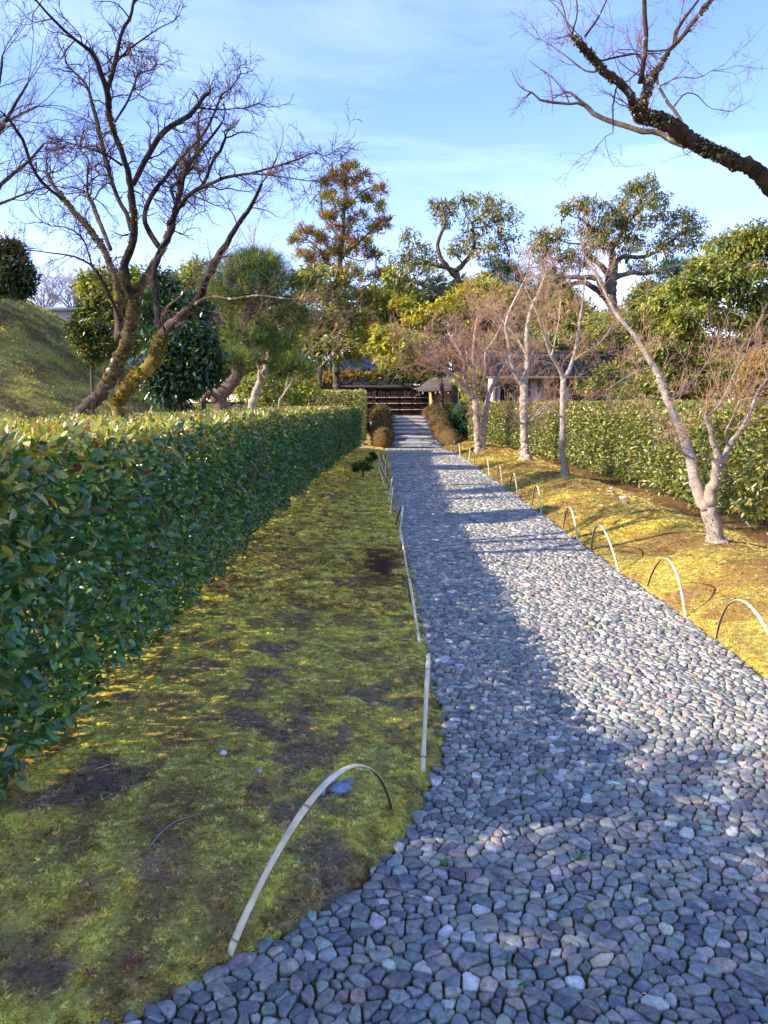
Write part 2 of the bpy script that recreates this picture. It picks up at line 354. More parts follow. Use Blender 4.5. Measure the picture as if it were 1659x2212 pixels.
def axis(parts):
    a = []
    for lo, hi, st in parts: a += list(np.arange(lo, hi - 1e-6, st))
    return np.array(a)
gx = np.concatenate([-np.geomspace(900, 14, 26), axis([(-13.5, -3, .22), (-3, 5.2, .055), (5.2, 13, .3)]), np.geomspace(13.3, 900, 26)])
gy = np.concatenate([[-300, -100, -30, -8, -3, -1, 0, .6], axis([(1, 9, .055), (9, 14, .1), (14, 38, .2)]), np.geomspace(38.5, 1500, 34)])
XX, YY = np.meshgrid(gx, gy, indexing='xy')
ZZ = H(XX, YY)
nx, ny = len(gx), len(gy)
ii = (np.arange(ny - 1)[:, None] * nx + np.arange(nx - 1)[None]).ravel()
gm = mk('mossy_ground', np.stack([XX, YY, ZZ], -1).reshape(-1, 3), np.stack([ii, ii + 1, ii + nx + 1, ii + nx], 1), groundbase(XX, YY).reshape(-1, 3), True)
tag(obj('mossy_ground', gm, M_GROUND), kind='structure')

# water in the stream under the bridge
M_WATER = mat('dark_water', 0.06, attr=False, base=(.012, .016, .012), bump=(4, .08, .02), spec=0.5)
wm = MB(); wm.add([(-34, 28.2, -.62), (34, 28.2, -.62), (34, 33.6, -.62), (-34, 33.6, -.62)], np.array([[0, 1, 2, 3]]))
tag(obj('stream_water', wm.mesh('stream_water'), M_WATER), kind='structure')

# ------------------------------------------------------------------ cobbled path
path = mk('cobble_path', *(lambda ys: (np.array([[f, y, -.007] for y in ys for f in (float(xl(y)) - .01, float(xr(y)) + .01)]), np.array([[2 * i, 2 * i + 1, 2 * i + 3, 2 * i + 2] for i in range(len(ys) - 1)])))(np.arange(0.6, 27.6, .15)))
path_o = tag(obj('cobble_path', path, M_BED), kind='structure')
STONES = [(.19, .195, .185, 5), (.24, .245, .225, 5), (.13, .132, .138, 3.5), (.31, .30, .28, 3), (.43, .415, .38, 1.3), (.38, .32, .24, 1.0), (.26, .225, .20, 1.1), (.28, .20, .18, .15), (.21, .235, .215, .5), (.58, .54, .48, .35)]
def hull(pts):
    pts = sorted(map(tuple, pts)); 
    def half(ps):
        h = []
        for p in ps:
            while len(h) >= 2 and (h[-1][0] - h[-2][0]) * (p[1] - h[-2][1]) - (h[-1][1] - h[-2][1]) * (p[0] - h[-2][0]) <= 0: h.pop()
            h.append(p)
        return h[:-1]
    return np.array(half(pts) + half(pts[::-1]))
def stones():
    sp = .0425
    pts = []; row = 0; y = 0.75
    while y < 27.5:
        k = 1.0 if y < 5 else (1.0 + min((y - 5) / 12, .5))
        s_ = sp * k; n = int(9.5 / s_)
        x = -3.2 + (np.arange(n) + .5 * (row % 2)) * s_ * 1.12
        q = np.stack([x, np.full(n, y)], 1) + rng.uniform(-.42, .42, (n, 2)) * [s_ * 1.12, s_ * .9]
        pts.append(q[rng.random(n) > .09]); y += s_ * .86; row += 1
    p = np.concatenate(pts)
    a, b = xl(p[:, 1]), xr(p[:, 1])
    p = p[(p[:, 0] > a - .2) & (p[:, 0] < b + .2) & (p[:, 1] > 1.0)]
    p = p[(p[:, 0] > -.62 * p[:, 1] - .3) & (p[:, 0] < .62 * p[:, 1] + .5)]
    # each stone is two close seeds along its long axis; neighbours lie roughly alike
    ang = (fbm(p[:, 0] * 2.2, p[:, 1] * 2.2, 31, 2) - .5) * 9 * np.clip(1.2 - p[:, 1] / 12, .25, 1) + rng.normal(0, .45, len(p))
    e = rng.uniform(.0, .021, len(p)) * (rng.random(len(p)) < .85) * np.clip(p[:, 1] / 5, 1, 1.3); d_ = np.stack([np.cos(ang), np.sin(ang)], 1) * e[:, None]
    ids = np.concatenate([np.arange(len(p)), np.arange(len(p))[e > .004]]); p = np.concatenate([p + d_ * (e > .004)[:, None], (p - d_)[e > .004]])
    vo, _, tri, ov, *_ = geometry.delaunay_2d_cdt([Vector(q) for q in p], [], [], 0, 1e-7)
    v = np.array([tuple(q) for q in vo]); t = np.array([tuple(f) for f in tri]); owner = np.array([ids[o[0]] if len(o) else -1 for o in ov])
    A, B, C_ = v[t[:, 0]], v[t[:, 1]], v[t[:, 2]]
    d = 2 * (A[:, 0] * (B[:, 1] - C_[:, 1]) + B[:, 0] * (C_[:, 1] - A[:, 1]) + C_[:, 0] * (A[:, 1] - B[:, 1]))
    d = np.where(np.abs(d) < 1e-12, 1e-12, d)
    a2, b2, c2 = (A ** 2).sum(1), (B ** 2).sum(1), (C_ ** 2).sum(1)
    cc = np.stack([(a2 * (B[:, 1] - C_[:, 1]) + b2 * (C_[:, 1] - A[:, 1]) + c2 * (A[:, 1] - B[:, 1])) / d,
                   (a2 * (C_[:, 0] - B[:, 0]) + b2 * (A[:, 0] - C_[:, 0]) + c2 * (B[:, 0] - A[:, 0])) / d], 1)
    inc = {}
    for k, f in enumerate(t):
        for i in set(owner[f]): inc.setdefault(i, []).append(k)
    out_ = []
    for i, ks in inc.items():
        if i < 0 or len(ks) < 3: continue
        q = cc[ks]; m0 = np.median(q, 0)
        if np.abs(q - m0).max() > .12: continue
        q = hull(q)
        if len(q) < 3: continue
        nq = [q[m] for m in range(len(q)) if np.linalg.norm(q[m] - q[m - 1]) > .006]
        if len(nq) < 3: continue
        q = np.array(nq); c = q.mean(0)
        if not (xl(c[1]) - .005 < c[0] < xr(c[1]) + .005): continue
        w_ = rng.uniform(.13, .27)
        nx_ = np.roll(q, -1, 0)
        if c[1] < 8: q = np.stack([q * (1 - w_) + nx_ * w_, q * w_ + nx_ * (1 - w_)], 1).reshape(-1, 2)
        if c[1] < 4.2:
            nx_ = np.roll(q, -1, 0); e_ = np.linalg.norm(nx_ - q, axis=1) > .014; qq = []
            for m in range(len(q)):
                qq.append(q[m])
                if e_[m]: qq.append((q[m] + nx_[m]) / 2 + rng.normal(0, .0010, 2) + (q[m] + nx_[m] - 2 * c) * .012)
            q = np.array(qq)
        ds = np.linalg.norm(q - c, axis=1, keepdims=True)
        gap = rng.uniform(.0018, .0048); q = c + (q - c) * np.maximum(1 - gap / ds, .45)
        out_.append((c, q))
    return out_
def stone_geo(c, q, fine):
    n = len(q); h = rng.normal(.0, .003); tl = rng.normal(0, .075, 2); dome = rng.uniform(.006, .011)
    rings = [(1.0, -.012), (.975, .0045), (.90, dome), (.5, dome + .0012)] if fine else [(1.0, -.008), (.92, dome)]
    V = []
    for (s_, z) in rings:
        p = c + (q - c) * s_; zz = z + h + (p - c) @ tl
        V.append(np.column_stack([p, zz + (rng.normal(0, .0011, n) if fine and z > 0 else 0)]))
    V.append(np.array([[c[0], c[1], rings[-1][1] + h + .001]])); V = np.concatenate(V)
    a = np.arange(n); b = (a + 1) % n; Fq = np.concatenate([np.stack([a + k * n, b + k * n, b + (k + 1) * n, a + (k + 1) * n], 1) for k in range(len(rings) - 1)])
    k = (len(rings) - 1) * n; Ft = np.stack([a + k, b + k, np.full(n, len(V) - 1)], 1)
    return V, [Fq, Ft]
ST = stones()
cs = np.array([s_[0] for s_ in ST]); px_, py_, dep = proj(np.column_stack([cs, np.zeros(len(cs))]))
area = np.array([np.ptp(s_[1][:, 0]) * np.ptp(s_[1][:, 1]) for s_ in ST]) / dep ** 3
inside = (px_ > 5) & (px_ < 1655) & (py_ < 2205)
order = np.argsort(-area * inside); big = set(order[:300].tolist())
stone_cols = pick(STONES, len(ST), .2) * [1.32, 1.22, 1.04]
rest = MB()
for i, (c, q) in enumerate(ST):
    V, F = stone_geo(c, q, c[1] < 3.6)
    if i in big:
        mb = MB(); mb.add(V, F, stone_cols[i]); obj('cobblestone', mb.mesh('cobblestone', True), M_STONE, path_o)
    else: rest.add(V, F, stone_cols[i])
tag(obj('small_cobblestones', rest.mesh('small_cobblestones', True), M_STONE, path_o), kind='stuff')
print('stones', len(ST))

# moss in the joints of the path
def blades(C, hgt, wid, colr, nb=4, lean=.9):
    """little tufts: nb triangles leaning outwards"""
    n = len(C); Vs = []; 
    ph = rng.uniform(0, 6.28, n)
    for k in range(nb):
        a = ph + k * 6.283 / nb + rng.normal(0, .3, n); d = np.stack([np.cos(a), np.sin(a), np.zeros(n)], 1); s_ = np.stack([-np.sin(a), np.cos(a), np.zeros(n)], 1)
        hh = (hgt * rng.uniform(.6, 1.2, n))[:, None]; ww = np.broadcast_to(wid, n)[:, None]
        Vs.append(np.stack([C - s_ * ww * .5, C + s_ * ww * .5, C + d * hh * lean * rng.uniform(.4, 1, (n, 1)) + [0, 0, 1] * hh], 1))
    V = np.stack(Vs, 1).reshape(-1, 3); F = np.arange(len(V)).reshape(-1, 3)
    return V, F, np.repeat(colr, nb * 3, 0)
n = 40000; yy = 1.5 + 9 * rng.random(n) ** 1.6; xx = xl(yy) + (xr(yy) - xl(yy)) * rng.random(n)
kk = (fbm(xx * 2.1, yy * 1.5, 41) > .50); xx, yy = xx[kk], yy[kk]
V, F, C_ = blades(np.column_stack([xx, yy, np.full(len(xx), -.008)]), np.full(len(xx), .013), .006, pick([(.25, .23, .03, 1), (.12, .12, .03, 1), (.3, .22, .03, .5)], len(xx)))
tag(obj('joint_moss', mk('joint_moss', V, F, C_), M_TUFT), 'yellow green moss growing in the joints between the cobbles', 'moss', kind='stuff')

# ------------------------------------------------------------------ moss carpet
def carpet(n, y0, y1, side, hgt, pw):
    y = y0 + (y1 - y0) * rng.random(n) ** pw
    if side < 0: x = xl(y) - .005 - rng.random(n) ** 1.0 * (1.75 + np.clip(2.6 - y, 0, 1) * .5)
    else: x = xr(y) + .005 + rng.random(n) * 2.0
    sxp, syp, _ = proj(np.column_stack([x, y, H(x, y)])); k = (sxp > -60) & (sxp < 1720) & (syp < 2260); x, y = x[k], y[k]
    c = groundcol(x, y); mossy = c[:, 1] / np.maximum(c[:, 0], .01)
    keep = rng.random(len(x)) < np.clip((mossy - .52) * 4, .12, 1); x, y, c = x[keep], y[keep], c[keep]
    c = c * rng.uniform(.65, 1.45, (len(x), 1)) * (.62 + .85 * sm((fbm(x * 38, y * 38, 77, 2) - .3) / .4))[:, None] * rng.uniform(.9, 1.1, (len(x), 3))
    return np.column_stack([x, y, H(x, y) - .003]), c, hgt * rng.uniform(.6, 1.3, len(x)) * (1 + y * .05) * (.8 + .4 * sm((fbm(x * 38, y * 38, 77, 2) - .3) / .4))
def cushion():
    """one tiny star-like moss cushion"""
    mb = MB(); n = 18; a = rng.uniform(0, 6.28, n); q = rng.uniform(.1, 1, n) ** .6
    c = np.column_stack([np.cos(a) * q * .55, np.sin(a) * q * .55, np.zeros(n)]); d = nrm(np.column_stack([np.cos(a) * q, np.sin(a) * q, np.full(n, .38)])); sd_ = nrm(np.cross(d, [0, 0, 1.]) + rng.normal(0, .3, (n, 3)))
    V = np.stack([c - sd_ * .17, c + sd_ * .17, c + d * rng.uniform(.55, 1.0, (n, 1))], 1).reshape(-1, 3); return V, np.arange(len(V)).reshape(-1, 3)
M_CUSH = mat('moss_cushion', 0.9, trans=0.22, spec=0.08)
M_CUSH.node_tree.nodes['Attribute'].attribute_type = 'INSTANCER'
CUSH = []
for k in range(3):
    v, f = cushion(); me_ = mk('moss_cushion', v, f); me_.materials.append(M_CUSH); CUSH.append(bpy.data.objects.new('moss_cushion', me_))
def scatter_group(ob):
    g = bpy.data.node_groups.new('moss_scatter', 'GeometryNodeTree'); g.interface.new_socket('Geometry', in_out='INPUT', socket_type='NodeSocketGeometry'); g.interface.new_socket('Geometry', in_out='OUTPUT', socket_type='NodeSocketGeometry')
    I = g.nodes.new('NodeGroupInput'); O = g.nodes.new('NodeGroupOutput'); mp_ = g.nodes.new('GeometryNodeMeshToPoints'); ip = g.nodes.new('GeometryNodeInstanceOnPoints'); oi = g.nodes.new('GeometryNodeObjectInfo'); oi.inputs['Object'].default_value = ob; oi.inputs['As Instance'].default_value = True
    sc_ = g.nodes.new('GeometryNodeInputNamedAttribute'); sc_.data_type = 'FLOAT_VECTOR'; sc_.inputs['Name'].default_value = 'sc'; ro = g.nodes.new('GeometryNodeInputNamedAttribute'); ro.data_type = 'FLOAT_VECTOR'; ro.inputs['Name'].default_value = 'rot'
    l = g.links.new; l(I.outputs[0], mp_.inputs['Mesh']); l(mp_.outputs[0], ip.inputs['Points']); l(oi.outputs['Geometry'], ip.inputs['Instance']); l(sc_.outputs['Attribute'], ip.inputs['Scale']); l(ro.outputs['Attribute'], ip.inputs['Rotation']); l(ip.outputs[0], O.inputs[0]); return g
GRP = [scatter_group(o) for o in CUSH]
def moss(name, label, sets):
    pt = np.concatenate([q[0] for q in sets]); c = np.clip(np.concatenate([q[1] for q in sets]), 0, .85); hh = np.concatenate([q[2] for q in sets]); n = len(pt)
    for k in range(1):
        me = bpy.data.meshes.new(name); me.vertices.add(n); me.vertices.foreach_set('co', pt.astype(np.float32).ravel())
        at = me.attributes.new('tint', 'FLOAT_COLOR', 'POINT'); cc = np.ones((n, 4), np.float32); cc[:, :3] = c; at.data.foreach_set('color', cc.ravel())
        at = me.attributes.new('sc', 'FLOAT_VECTOR', 'POINT'); at.data.foreach_set('vector', np.column_stack([hh * 1.25, hh * 1.25, hh * .6]).astype(np.float32).ravel())
        at = me.attributes.new('rot', 'FLOAT_VECTOR', 'POINT'); at.data.foreach_set('vector', np.column_stack([rng.normal(0, .25, n), rng.normal(0, .25, n), rng.uniform(0, 6.28, n)]).astype(np.float32).ravel())
        me.update(); o = obj(name, me, M_CUSH); md = o.modifiers.new('scatter', 'NODES'); md.node_group = GRP[k]; tag(o, label, 'moss', kind='stuff')
moss('moss_carpet', 'thick yellow green moss carpet between the left hedge and the path', [carpet(190000, 1.5, 6, -1, .0085, 1.5), carpet(70000, 5.5, 12, -1, .014, 1.2), carpet(26000, 11, 24, -1, .022, 1.1)])
moss('moss_carpet', 'golden moss carpet on the bank between the path and the right hedge', [carpet(80000, 3.6, 9, 1, .010, 1.2), carpet(40000, 8.5, 27, 1, .018, 1.1)])
# hill moss
n = 42000; x = rng.uniform(-14, -2.9, n); y = rng.uniform(7, 24, n); sxp, syp, _ = proj(np.column_stack([x, y, H(x, y)])); k = (sxp > -80) & (sxp < 620) & (H(x, y) > .6); x, y = x[k], y[k]
c = groundcol(x, y) * rng.uniform(.55, 1.5, (len(x), 1)); V, F, C_ = blades(np.column_stack([x, y, H(x, y) - .005]), rng.uniform(.02, .055, len(x)), .03, c, 3)
tag(obj('moss_carpet', mk('hill_moss', V, F, np.clip(C_, 0, 1)), M_TUFT), 'rough olive moss covering the steep mound behind the left hedge', 'moss', kind='stuff')

# ------------------------------------------------------------------ bamboo hoops
def hoop(b1, b2, ap, label, group, wdt=.021):
    """split bamboo strip bent between two ends, node marks as sub pieces"""
    b1, b2, ap = map(np.asarray, (b1, b2, ap))
    t = np.linspace(0, 1, 33); mid = (b1 + b2) / 2; up = ap - mid
    e = 2.0; ang = np.pi * t; cx_ = -np.cos(ang); f = np.sin(ang)
    s_ = np.sign(cx_) * np.abs(cx_) ** (1 / 1.15); hh = np.clip(1 - np.abs(s_) ** e, 0, 1) ** .92
    Pn = mid + (b2 - b1)[None] * .5 * s_[:, None] + up[None] * hh[:, None]
    d0 = nrm(Pn[1] - Pn[0]); Pn[0] -= np.array([0, 0, .03]); Pn[-1] -= np.array([0, 0, .03])
    T = nrm(np.gradient(Pn, axis=0)); sd_ = nrm(np.cross(nrm(b2 - b1), nrm(up)))
    Nn = nrm(np.cross(sd_[None], T)); sg = np.sign((Nn[16] * up).sum()); Nn *= sg
    wv = wdt / 2 * (1 + .1 * np.sin(t * 19)); th = .0022
    S = np.broadcast_to(sd_, Pn.shape)
    V = np.stack([Pn - S * wv[:, None] - Nn * th * .4, Pn - S * wv[:, None] * .6 + Nn * th, Pn + S * wv[:, None] * .6 + Nn * th, Pn + S * wv[:, None] - Nn * th * .4, Pn + S * wv[:, None] * .5 - Nn * th, Pn - S * wv[:, None] * .5 - Nn * th], 1).reshape(-1, 3)
    n = len(Pn); a = np.arange(6); b = (a + 1) % 6
    F = np.concatenate([np.stack([a + i * 6, b + i * 6, b + (i + 1) * 6, a + (i + 1) * 6], 1) for i in range(n - 1)])
    c = np.where(np.isin(np.arange(6), (4, 5))[None, :, None], np.array([.10, .062, .03]), np.array([.82, .68, .42])) * np.ones((n, 1, 1)) * (1 + .06 * rng.normal(size=(n, 1, 1)))
    root = empty('bamboo_hoop', b1, label, 'bamboo hoop', group)
    obj('bent_strip', mk('bent_strip', V, F, c.reshape(-1, 3), False), M_BAMBOO, root)
    q0 = rng.uniform(.1, .2)
    for q in (q0, q0 + .3, q0 + .58):
        k = int(q * 32); m = MB(); w_ = wv[k] * 1.12
        ce = Pn[k] + Nn[k] * th
        pr = np.array([[-1, -.0045], [1, -.0045], [1, .0045], [-1, .0045]])
        vv = [ce + S[k] * a_ * w_ + T[k] * b_ - Nn[k] * th * 1.2 for a_, b_ in pr] + [ce + S[k] * a_ * w_ * .85 + T[k] * b_ * .5 + Nn[k] * .002 for a_, b_ in pr]
        m.add(vv, np.array([[3, 2, 1, 0], [4, 5, 6, 7], [0, 1, 5, 4], [1, 2, 6, 5], [2, 3, 7, 6], [3, 0, 4, 7]]), (.33, .27, .2))
        obj('node_ring', m.mesh('node_ring'), M_BAMBOO, root)
    return root
def strip3(nb, fb, ap, label, group, wdt=.021):
    a = GH(*nb); b = GH(*fb); m = (a[1] + b[1]) / 2; hoop(a, b, P(ap[0], ap[1], m), label, group, wdt)
gl = 'bent bamboo hoops along the left edge of the path'
strip3((495, 2060), (845, 1745), (726, 1672), 'large pale bamboo hoop nearest the camera, arching over moss where the path widens', gl, .024)
lefts = [((913, 1667), (925, 1420), 'second bamboo hoop from the front on the left edge, upright where the path bends'),
         ((906, 1390), (884, 1252), 'third bamboo hoop from the front on the left edge, leaning left over the moss'),
         ((882, 1247), (864, 1144), 'fourth left hoop from the front, leaning left beside the rusty brown moss patch'),
         ((861, 1164), (869.6, 1092), 'fifth left hoop from the front, leaning towards the cobbles'),
         ((843, 1110), (848.7, 1052), 'sixth left hoop from the front, nearly upright'),
         ((840, 1081), (847.7, 1029), 'seventh left hoop from the front, leaning towards the cobbles'),
         ((833.6, 1057.6), (818, 1006), 'eighth left hoop from the front, tilted left near the little pine seedling'),
         ((833, 1040), (833.6, 995.5), 'ninth left hoop from the front, upright to the right of the pine seedling'),
         ((828.5, 1023), (818, 978), 'tenth left hoop from the front, tilted left behind the pine seedling'),
         ((827.8, 1003), (830, 980), 'farthest low hoop on the left edge of the path')]
for (nb, ap, lb) in lefts:
    a = GH(*nb); sp = .95 if nb[1] > 1100 else 1.0
    b = np.array([float(xl(a[1] + sp)) - .05, a[1] + sp, 0]); b[2] = H(b[0], b[1])
    hoop(a, b, P(ap[0], ap[1], a[1] + sp * .5), lb, gl)
gr = 'bent bamboo hoops along the right edge of the path'
rights = [((1705, 1478), (1547, 1380), (1606, 1298), 'bamboo hoop cut by the right frame edge, nearest on the right bank'),
          ((1481, 1335), (1398, 1268), (1443, 1208), 'second bamboo hoop on the right bank, beside a small bare sandy patch'),
          ((1337, 1237), (1278, 1188), (1297, 1135), 'third bamboo hoop on the right bank, left of the forked maple trunk'),
          ((1247, 1170.5), (1217, 1140), (1231, 1096), 'fourth bamboo hoop along the right bank'),
          ((1170, 1114.5), (1149, 1095), (1160, 1049.6), 'fifth bamboo hoop along the right bank'),
          ((1118, 1079.5), (1101, 1061.5), (1110, 1022), 'sixth bamboo hoop along the right bank, in front of the brown moss patches'),
          ((1086, 1054), (1075, 1041), (1078, 1002), 'seventh bamboo hoop along the right bank'),
          ((1057, 1031), (1046, 1021), (1051, 988), 'eighth bamboo hoop along the right bank'),
          ((1030, 1016), (1024, 1007), (1027.6, 976), 'ninth bamboo hoop along the right bank'),
          ((1010.7, 1001), (1005, 992), (1014.6, 968), 'tenth bamboo hoop along the right bank, leaning right'),
          ((994, 991), (989, 980), (990.8, 957), 'eleventh bamboo hoop along the right bank, leaning left'),
          ((982.5, 983.6), (976, 978), (980.7, 952), 'farthest bamboo hoop on the right bank, next to the bridge foot')]
for nb, fb, ap, lb in rights: strip3(nb, fb, ap, lb, gr)

# ------------------------------------------------------------------ hedges
def hedge_leaves(faces, size, near_full, pal_side, pal_top, n_part, root, dens, lname='foliage', wr=.5):
    """faces: list of (origin, u, v, outward, density factor, kind)"""
    C, D, Nn, Ls, K = [], [], [], [], []
    for (o, u, v, nrmv, df, kind) in faces:
        o, u, v, nv = map(lambda q: np.asarray(q, float), (o, u, v, nrmv)); ar = np.linalg.norm(np.cross(u, v)); n = int(ar * dens * df)
        a, b = rng.random(n), rng.random(n)
        if kind == 'side':
            lump = fbm(a * np.linalg.norm(u) * 2.2, b * np.linalg.norm(v) * 2.2, 51)
        else: lump = fbm(a * np.linalg.norm(u) * 2.0, b * np.linalg.norm(v) * 2.0, 52)
        dep_ = rng.random(n) ** 1.5 * .16 - .01 + (lump - .5) * -.12
        if kind == 'side':
            # rounded shoulder and a ragged foot
            hgt_ = b; dep_ = dep_ + np.clip((hgt_ - .93) / .07, 0, 1) ** 2 * .07
            low = b < .05 + .12 * vn(a * np.linalg.norm(u) * 1.6, 3.3, 53); kp = ~low | (rng.random(n) < .10)
        else:
            kp = np.ones(n, bool); dep_ = dep_ * .55
        c = o + a[:, None] * u + b[:, None] * v - nv * dep_[:, None]; c = c[kp]; n = len(c)
        d = nrm(nv * .45 + rng.normal(0, .62, (n, 3)) + np.array([0, 0, .05 if kind == 'side' else .12]))
        nn = nrm(nv * .62 + np.array([0, 0, .5]) + rng.normal(0, .55, (n, 3)))
        C.append(c); D.append(d); Nn.append(nn); Ls.append(size * rng.uniform(.6, 1.25, n)); K.append(np.full(n, 1 if kind == 'top' else 0))
        # young shoots, with sunlight put into the colour: yellower towards the top
    C, D, Nn, Ls, K = map(np.concatenate, (C, D, Nn, Ls, K))
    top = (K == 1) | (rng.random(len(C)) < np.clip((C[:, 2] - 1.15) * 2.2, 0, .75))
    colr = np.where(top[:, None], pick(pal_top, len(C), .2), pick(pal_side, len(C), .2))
    sxp, syp, dp = proj(C); vis = (sxp > -20) & (sxp < 1680) & (syp < 2230) & (syp > 0) & (dp > 0)
    return C, D, Nn, Ls, colr, dp, vis
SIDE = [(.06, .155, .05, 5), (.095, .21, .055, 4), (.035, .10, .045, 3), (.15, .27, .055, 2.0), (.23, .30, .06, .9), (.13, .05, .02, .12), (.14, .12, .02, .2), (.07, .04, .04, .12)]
TOP = [(.34, .35, .07, 4), (.52, .46, .11, 3), (.12, .18, .05, 2), (.40, .27, .05, 1.2), (.26, .10, .05, .4), (.30, .07, .05, .15), (.40, .34, .07, .6)]  # young growth, with the sun on the hedge top put into the colour
def build_hedge(name, label, path_pts, thick, ztop, zbot, size, dens, side_pal, top_pal, cat='hedge', sgn=-1, nparts=0, ends=(True, True), near_full=6.0, stems=True, group=None, wr=.5):
    """path_pts: line of the front face along y; sgn -1: body lies to -x, +1: to +x"""
    pp = np.asarray(path_pts, float); root = empty(name, (pp[0][0] + sgn * thick / 2, pp[0][1], 0), label, cat, group)
    faces = []
    for a, b in zip(pp[:-1], pp[1:]):
        u = np.array([b[0] - a[0], b[1] - a[1], 0]); t = nrm(u); o = np.array([t[1], -t[0], 0]) * (-sgn)
        faces.append(((a[0], a[1], zbot), u, (0, 0, ztop - zbot), o, 1.0, 'side'))
        a2 = np.array([a[0], a[1], ztop]); faces.append((a2, u, -o * thick, (0, 0, 1), .75, 'top'))
        faces.append(((a[0] - o[0] * .28, a[1] - o[1] * .28, zbot), u, (0, 0, ztop - zbot - .1), o, .62, 'side'))   # leaves deeper inside
        faces.append(((a[0] - o[0] * thick, a[1] - o[1] * thick, zbot), u, (0, 0, ztop - zbot), -o, .45, 'side'))
    o0 = np.array([1, 0, 0]) * sgn
    if ends[0]: faces.append(((pp[0][0], pp[0][1], zbot), o0 * thick, (0, 0, ztop - zbot), (0, -1, 0), 1.0, 'side'))
    if ends[1]: faces.append(((pp[-1][0], pp[-1][1], zbot), o0 * thick, (0, 0, ztop - zbot), (0, 1, 0), .5, 'side'))
    C, D, Nn, Ls, colr, dp, vis = hedge_leaves(faces, size, near_full, side_pal, top_pal, nparts, root, dens)
    gz = H(C[:, 0], C[:, 1]); ok = C[:, 2] > gz + .01; C, D, Nn, Ls, colr, dp, vis = [q[ok] for q in (C, D, Nn, Ls, colr, dp, vis)]
    if nparts:
        sc = np.where(vis, Ls / dp, 0); big_ = np.argsort(-sc)[:nparts]
        base = []
        for k in range(14):
            v, f, kk = leaf_geo(np.zeros((1, 3)), np.array([[0, 1., 0]]), np.array([[0, 0, 1.]]), 1.0, wr * rng.uniform(.85, 1.15), True, rng.uniform(.05, .25))
            base.append(mk('leaf', v, f, pick(side_pal if k < 11 else top_pal, 1, .2).repeat(len(v), 0), True))
            base[-1].materials.append(M_LEAF)
        for i in big_:
            d = D[i]; s_ = nrm(np.cross(d, Nn[i])); nn = np.cross(s_, d)
            o = bpy.data.objects.new('leaf', base[(i * 7) % 11 if colr[i][0] < .12 else 11 + i % 3]); col.objects.link(o); o.parent = root
            m = Matrix(((s_[0], d[0], nn[0], 0), (s_[1], d[1], nn[1], 0), (s_[2], d[2], nn[2], 0), (0, 0, 0, 1))) @ Matrix.Scale(Ls[i], 4)
            m.translation = Vector(C[i] - np.array(root.location)); o.matrix_local = m
        kp = np.ones(len(C), bool); kp[big_] = False; C, D, Nn, Ls, colr, dp, vis = [q[kp] for q in (C, D, Nn, Ls, colr, dp, vis)]
    nf = (dp < near_full) & (dp > 0) & vis
    mb = MB()
    for msk, full in ((nf, True), (~nf, False)):
        if msk.sum() == 0: continue
        v, f, k = leaf_geo(C[msk], D[msk], Nn[msk], Ls[msk], Ls[msk] * wr * rng.uniform(.8, 1.2, msk.sum()), full, .12)
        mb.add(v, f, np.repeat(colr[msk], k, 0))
    tag(obj('foliage', mb.mesh('foliage', True), M_LEAF, root), kind='stuff')
    # woody inside: stems from the ground and twigs
    ln = np.linalg.norm(np.diff(pp, axis=0), axis=1).sum(); ns = int(ln * 5); tt = rng.random(ns)
    seg = np.concatenate([[0], np.cumsum(np.linalg.norm(np.diff(pp, axis=0), axis=1))]) / ln
    bx_ = np.interp(tt, seg, pp[:, 0]) + sgn * rng.uniform(.14, .55, ns); by_ = np.interp(tt, seg, pp[:, 1])
    S = np.column_stack([bx_, by_, H(bx_, by_) - .03]); Pn, R = grow(S, np.tile([0, 0, 1.], (ns, 1)) + rng.normal(0, .16, (ns, 3)), rng.uniform(.7, 1.15, ns) * (ztop - .1), rng.uniform(.007, .020, ns), 6, .09, .14)
    Pn[..., 2] = np.minimum(Pn[..., 2], ztop - .04)
    m2 = MB(); v, f = tubes(Pn, R, 5); m2.add(v, f, (.13, .10, .07))
    S, D2, r2 = kids(Pn, R, 9, 1.1, .05); P2, R2 = grow(S, D2, rng.uniform(.15, .4, len(S)), r2 * .4, 3, .3, .05); v, f = tubes(P2, R2, 3); m2.add(v, f, (.12, .085, .06))
    obj('stems', m2.mesh('stems', True), M_TWIG, root)['kind'] = 'stuff'
    return root
HL = [G(*p)[:2] for p in [(60, 1700), (280, 1545), (430, 1335), (620, 1112)]]
lh = [(-1.34, 2.25), (-1.33, 3.6), (-1.28, 5.5), (-1.21, 11.0), (-.99, 15.5), (-.80, 20.0), (-.42, 25.0)]
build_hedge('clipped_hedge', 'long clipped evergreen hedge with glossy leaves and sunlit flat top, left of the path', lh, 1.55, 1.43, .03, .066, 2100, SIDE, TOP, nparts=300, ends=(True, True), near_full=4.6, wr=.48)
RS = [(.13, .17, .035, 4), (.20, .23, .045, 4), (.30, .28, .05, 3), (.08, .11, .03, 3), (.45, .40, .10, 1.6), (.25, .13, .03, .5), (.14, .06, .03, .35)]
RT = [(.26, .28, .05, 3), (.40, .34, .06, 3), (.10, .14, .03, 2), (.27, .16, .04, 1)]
build_hedge('clipped_hedge', 'clipped yellow green hedge in full sun behind the right bank, with brown leaves in places', [(4.45, 4.5), (4.42, 9.0), (4.5, 14), (4.5, 20), (4.0, 24), (3.35, 27.2)], 1.2, 1.56, .06, .085, 1150, RS, RT, sgn=1, nparts=300, ends=(False, True), near_full=0, wr=.46)
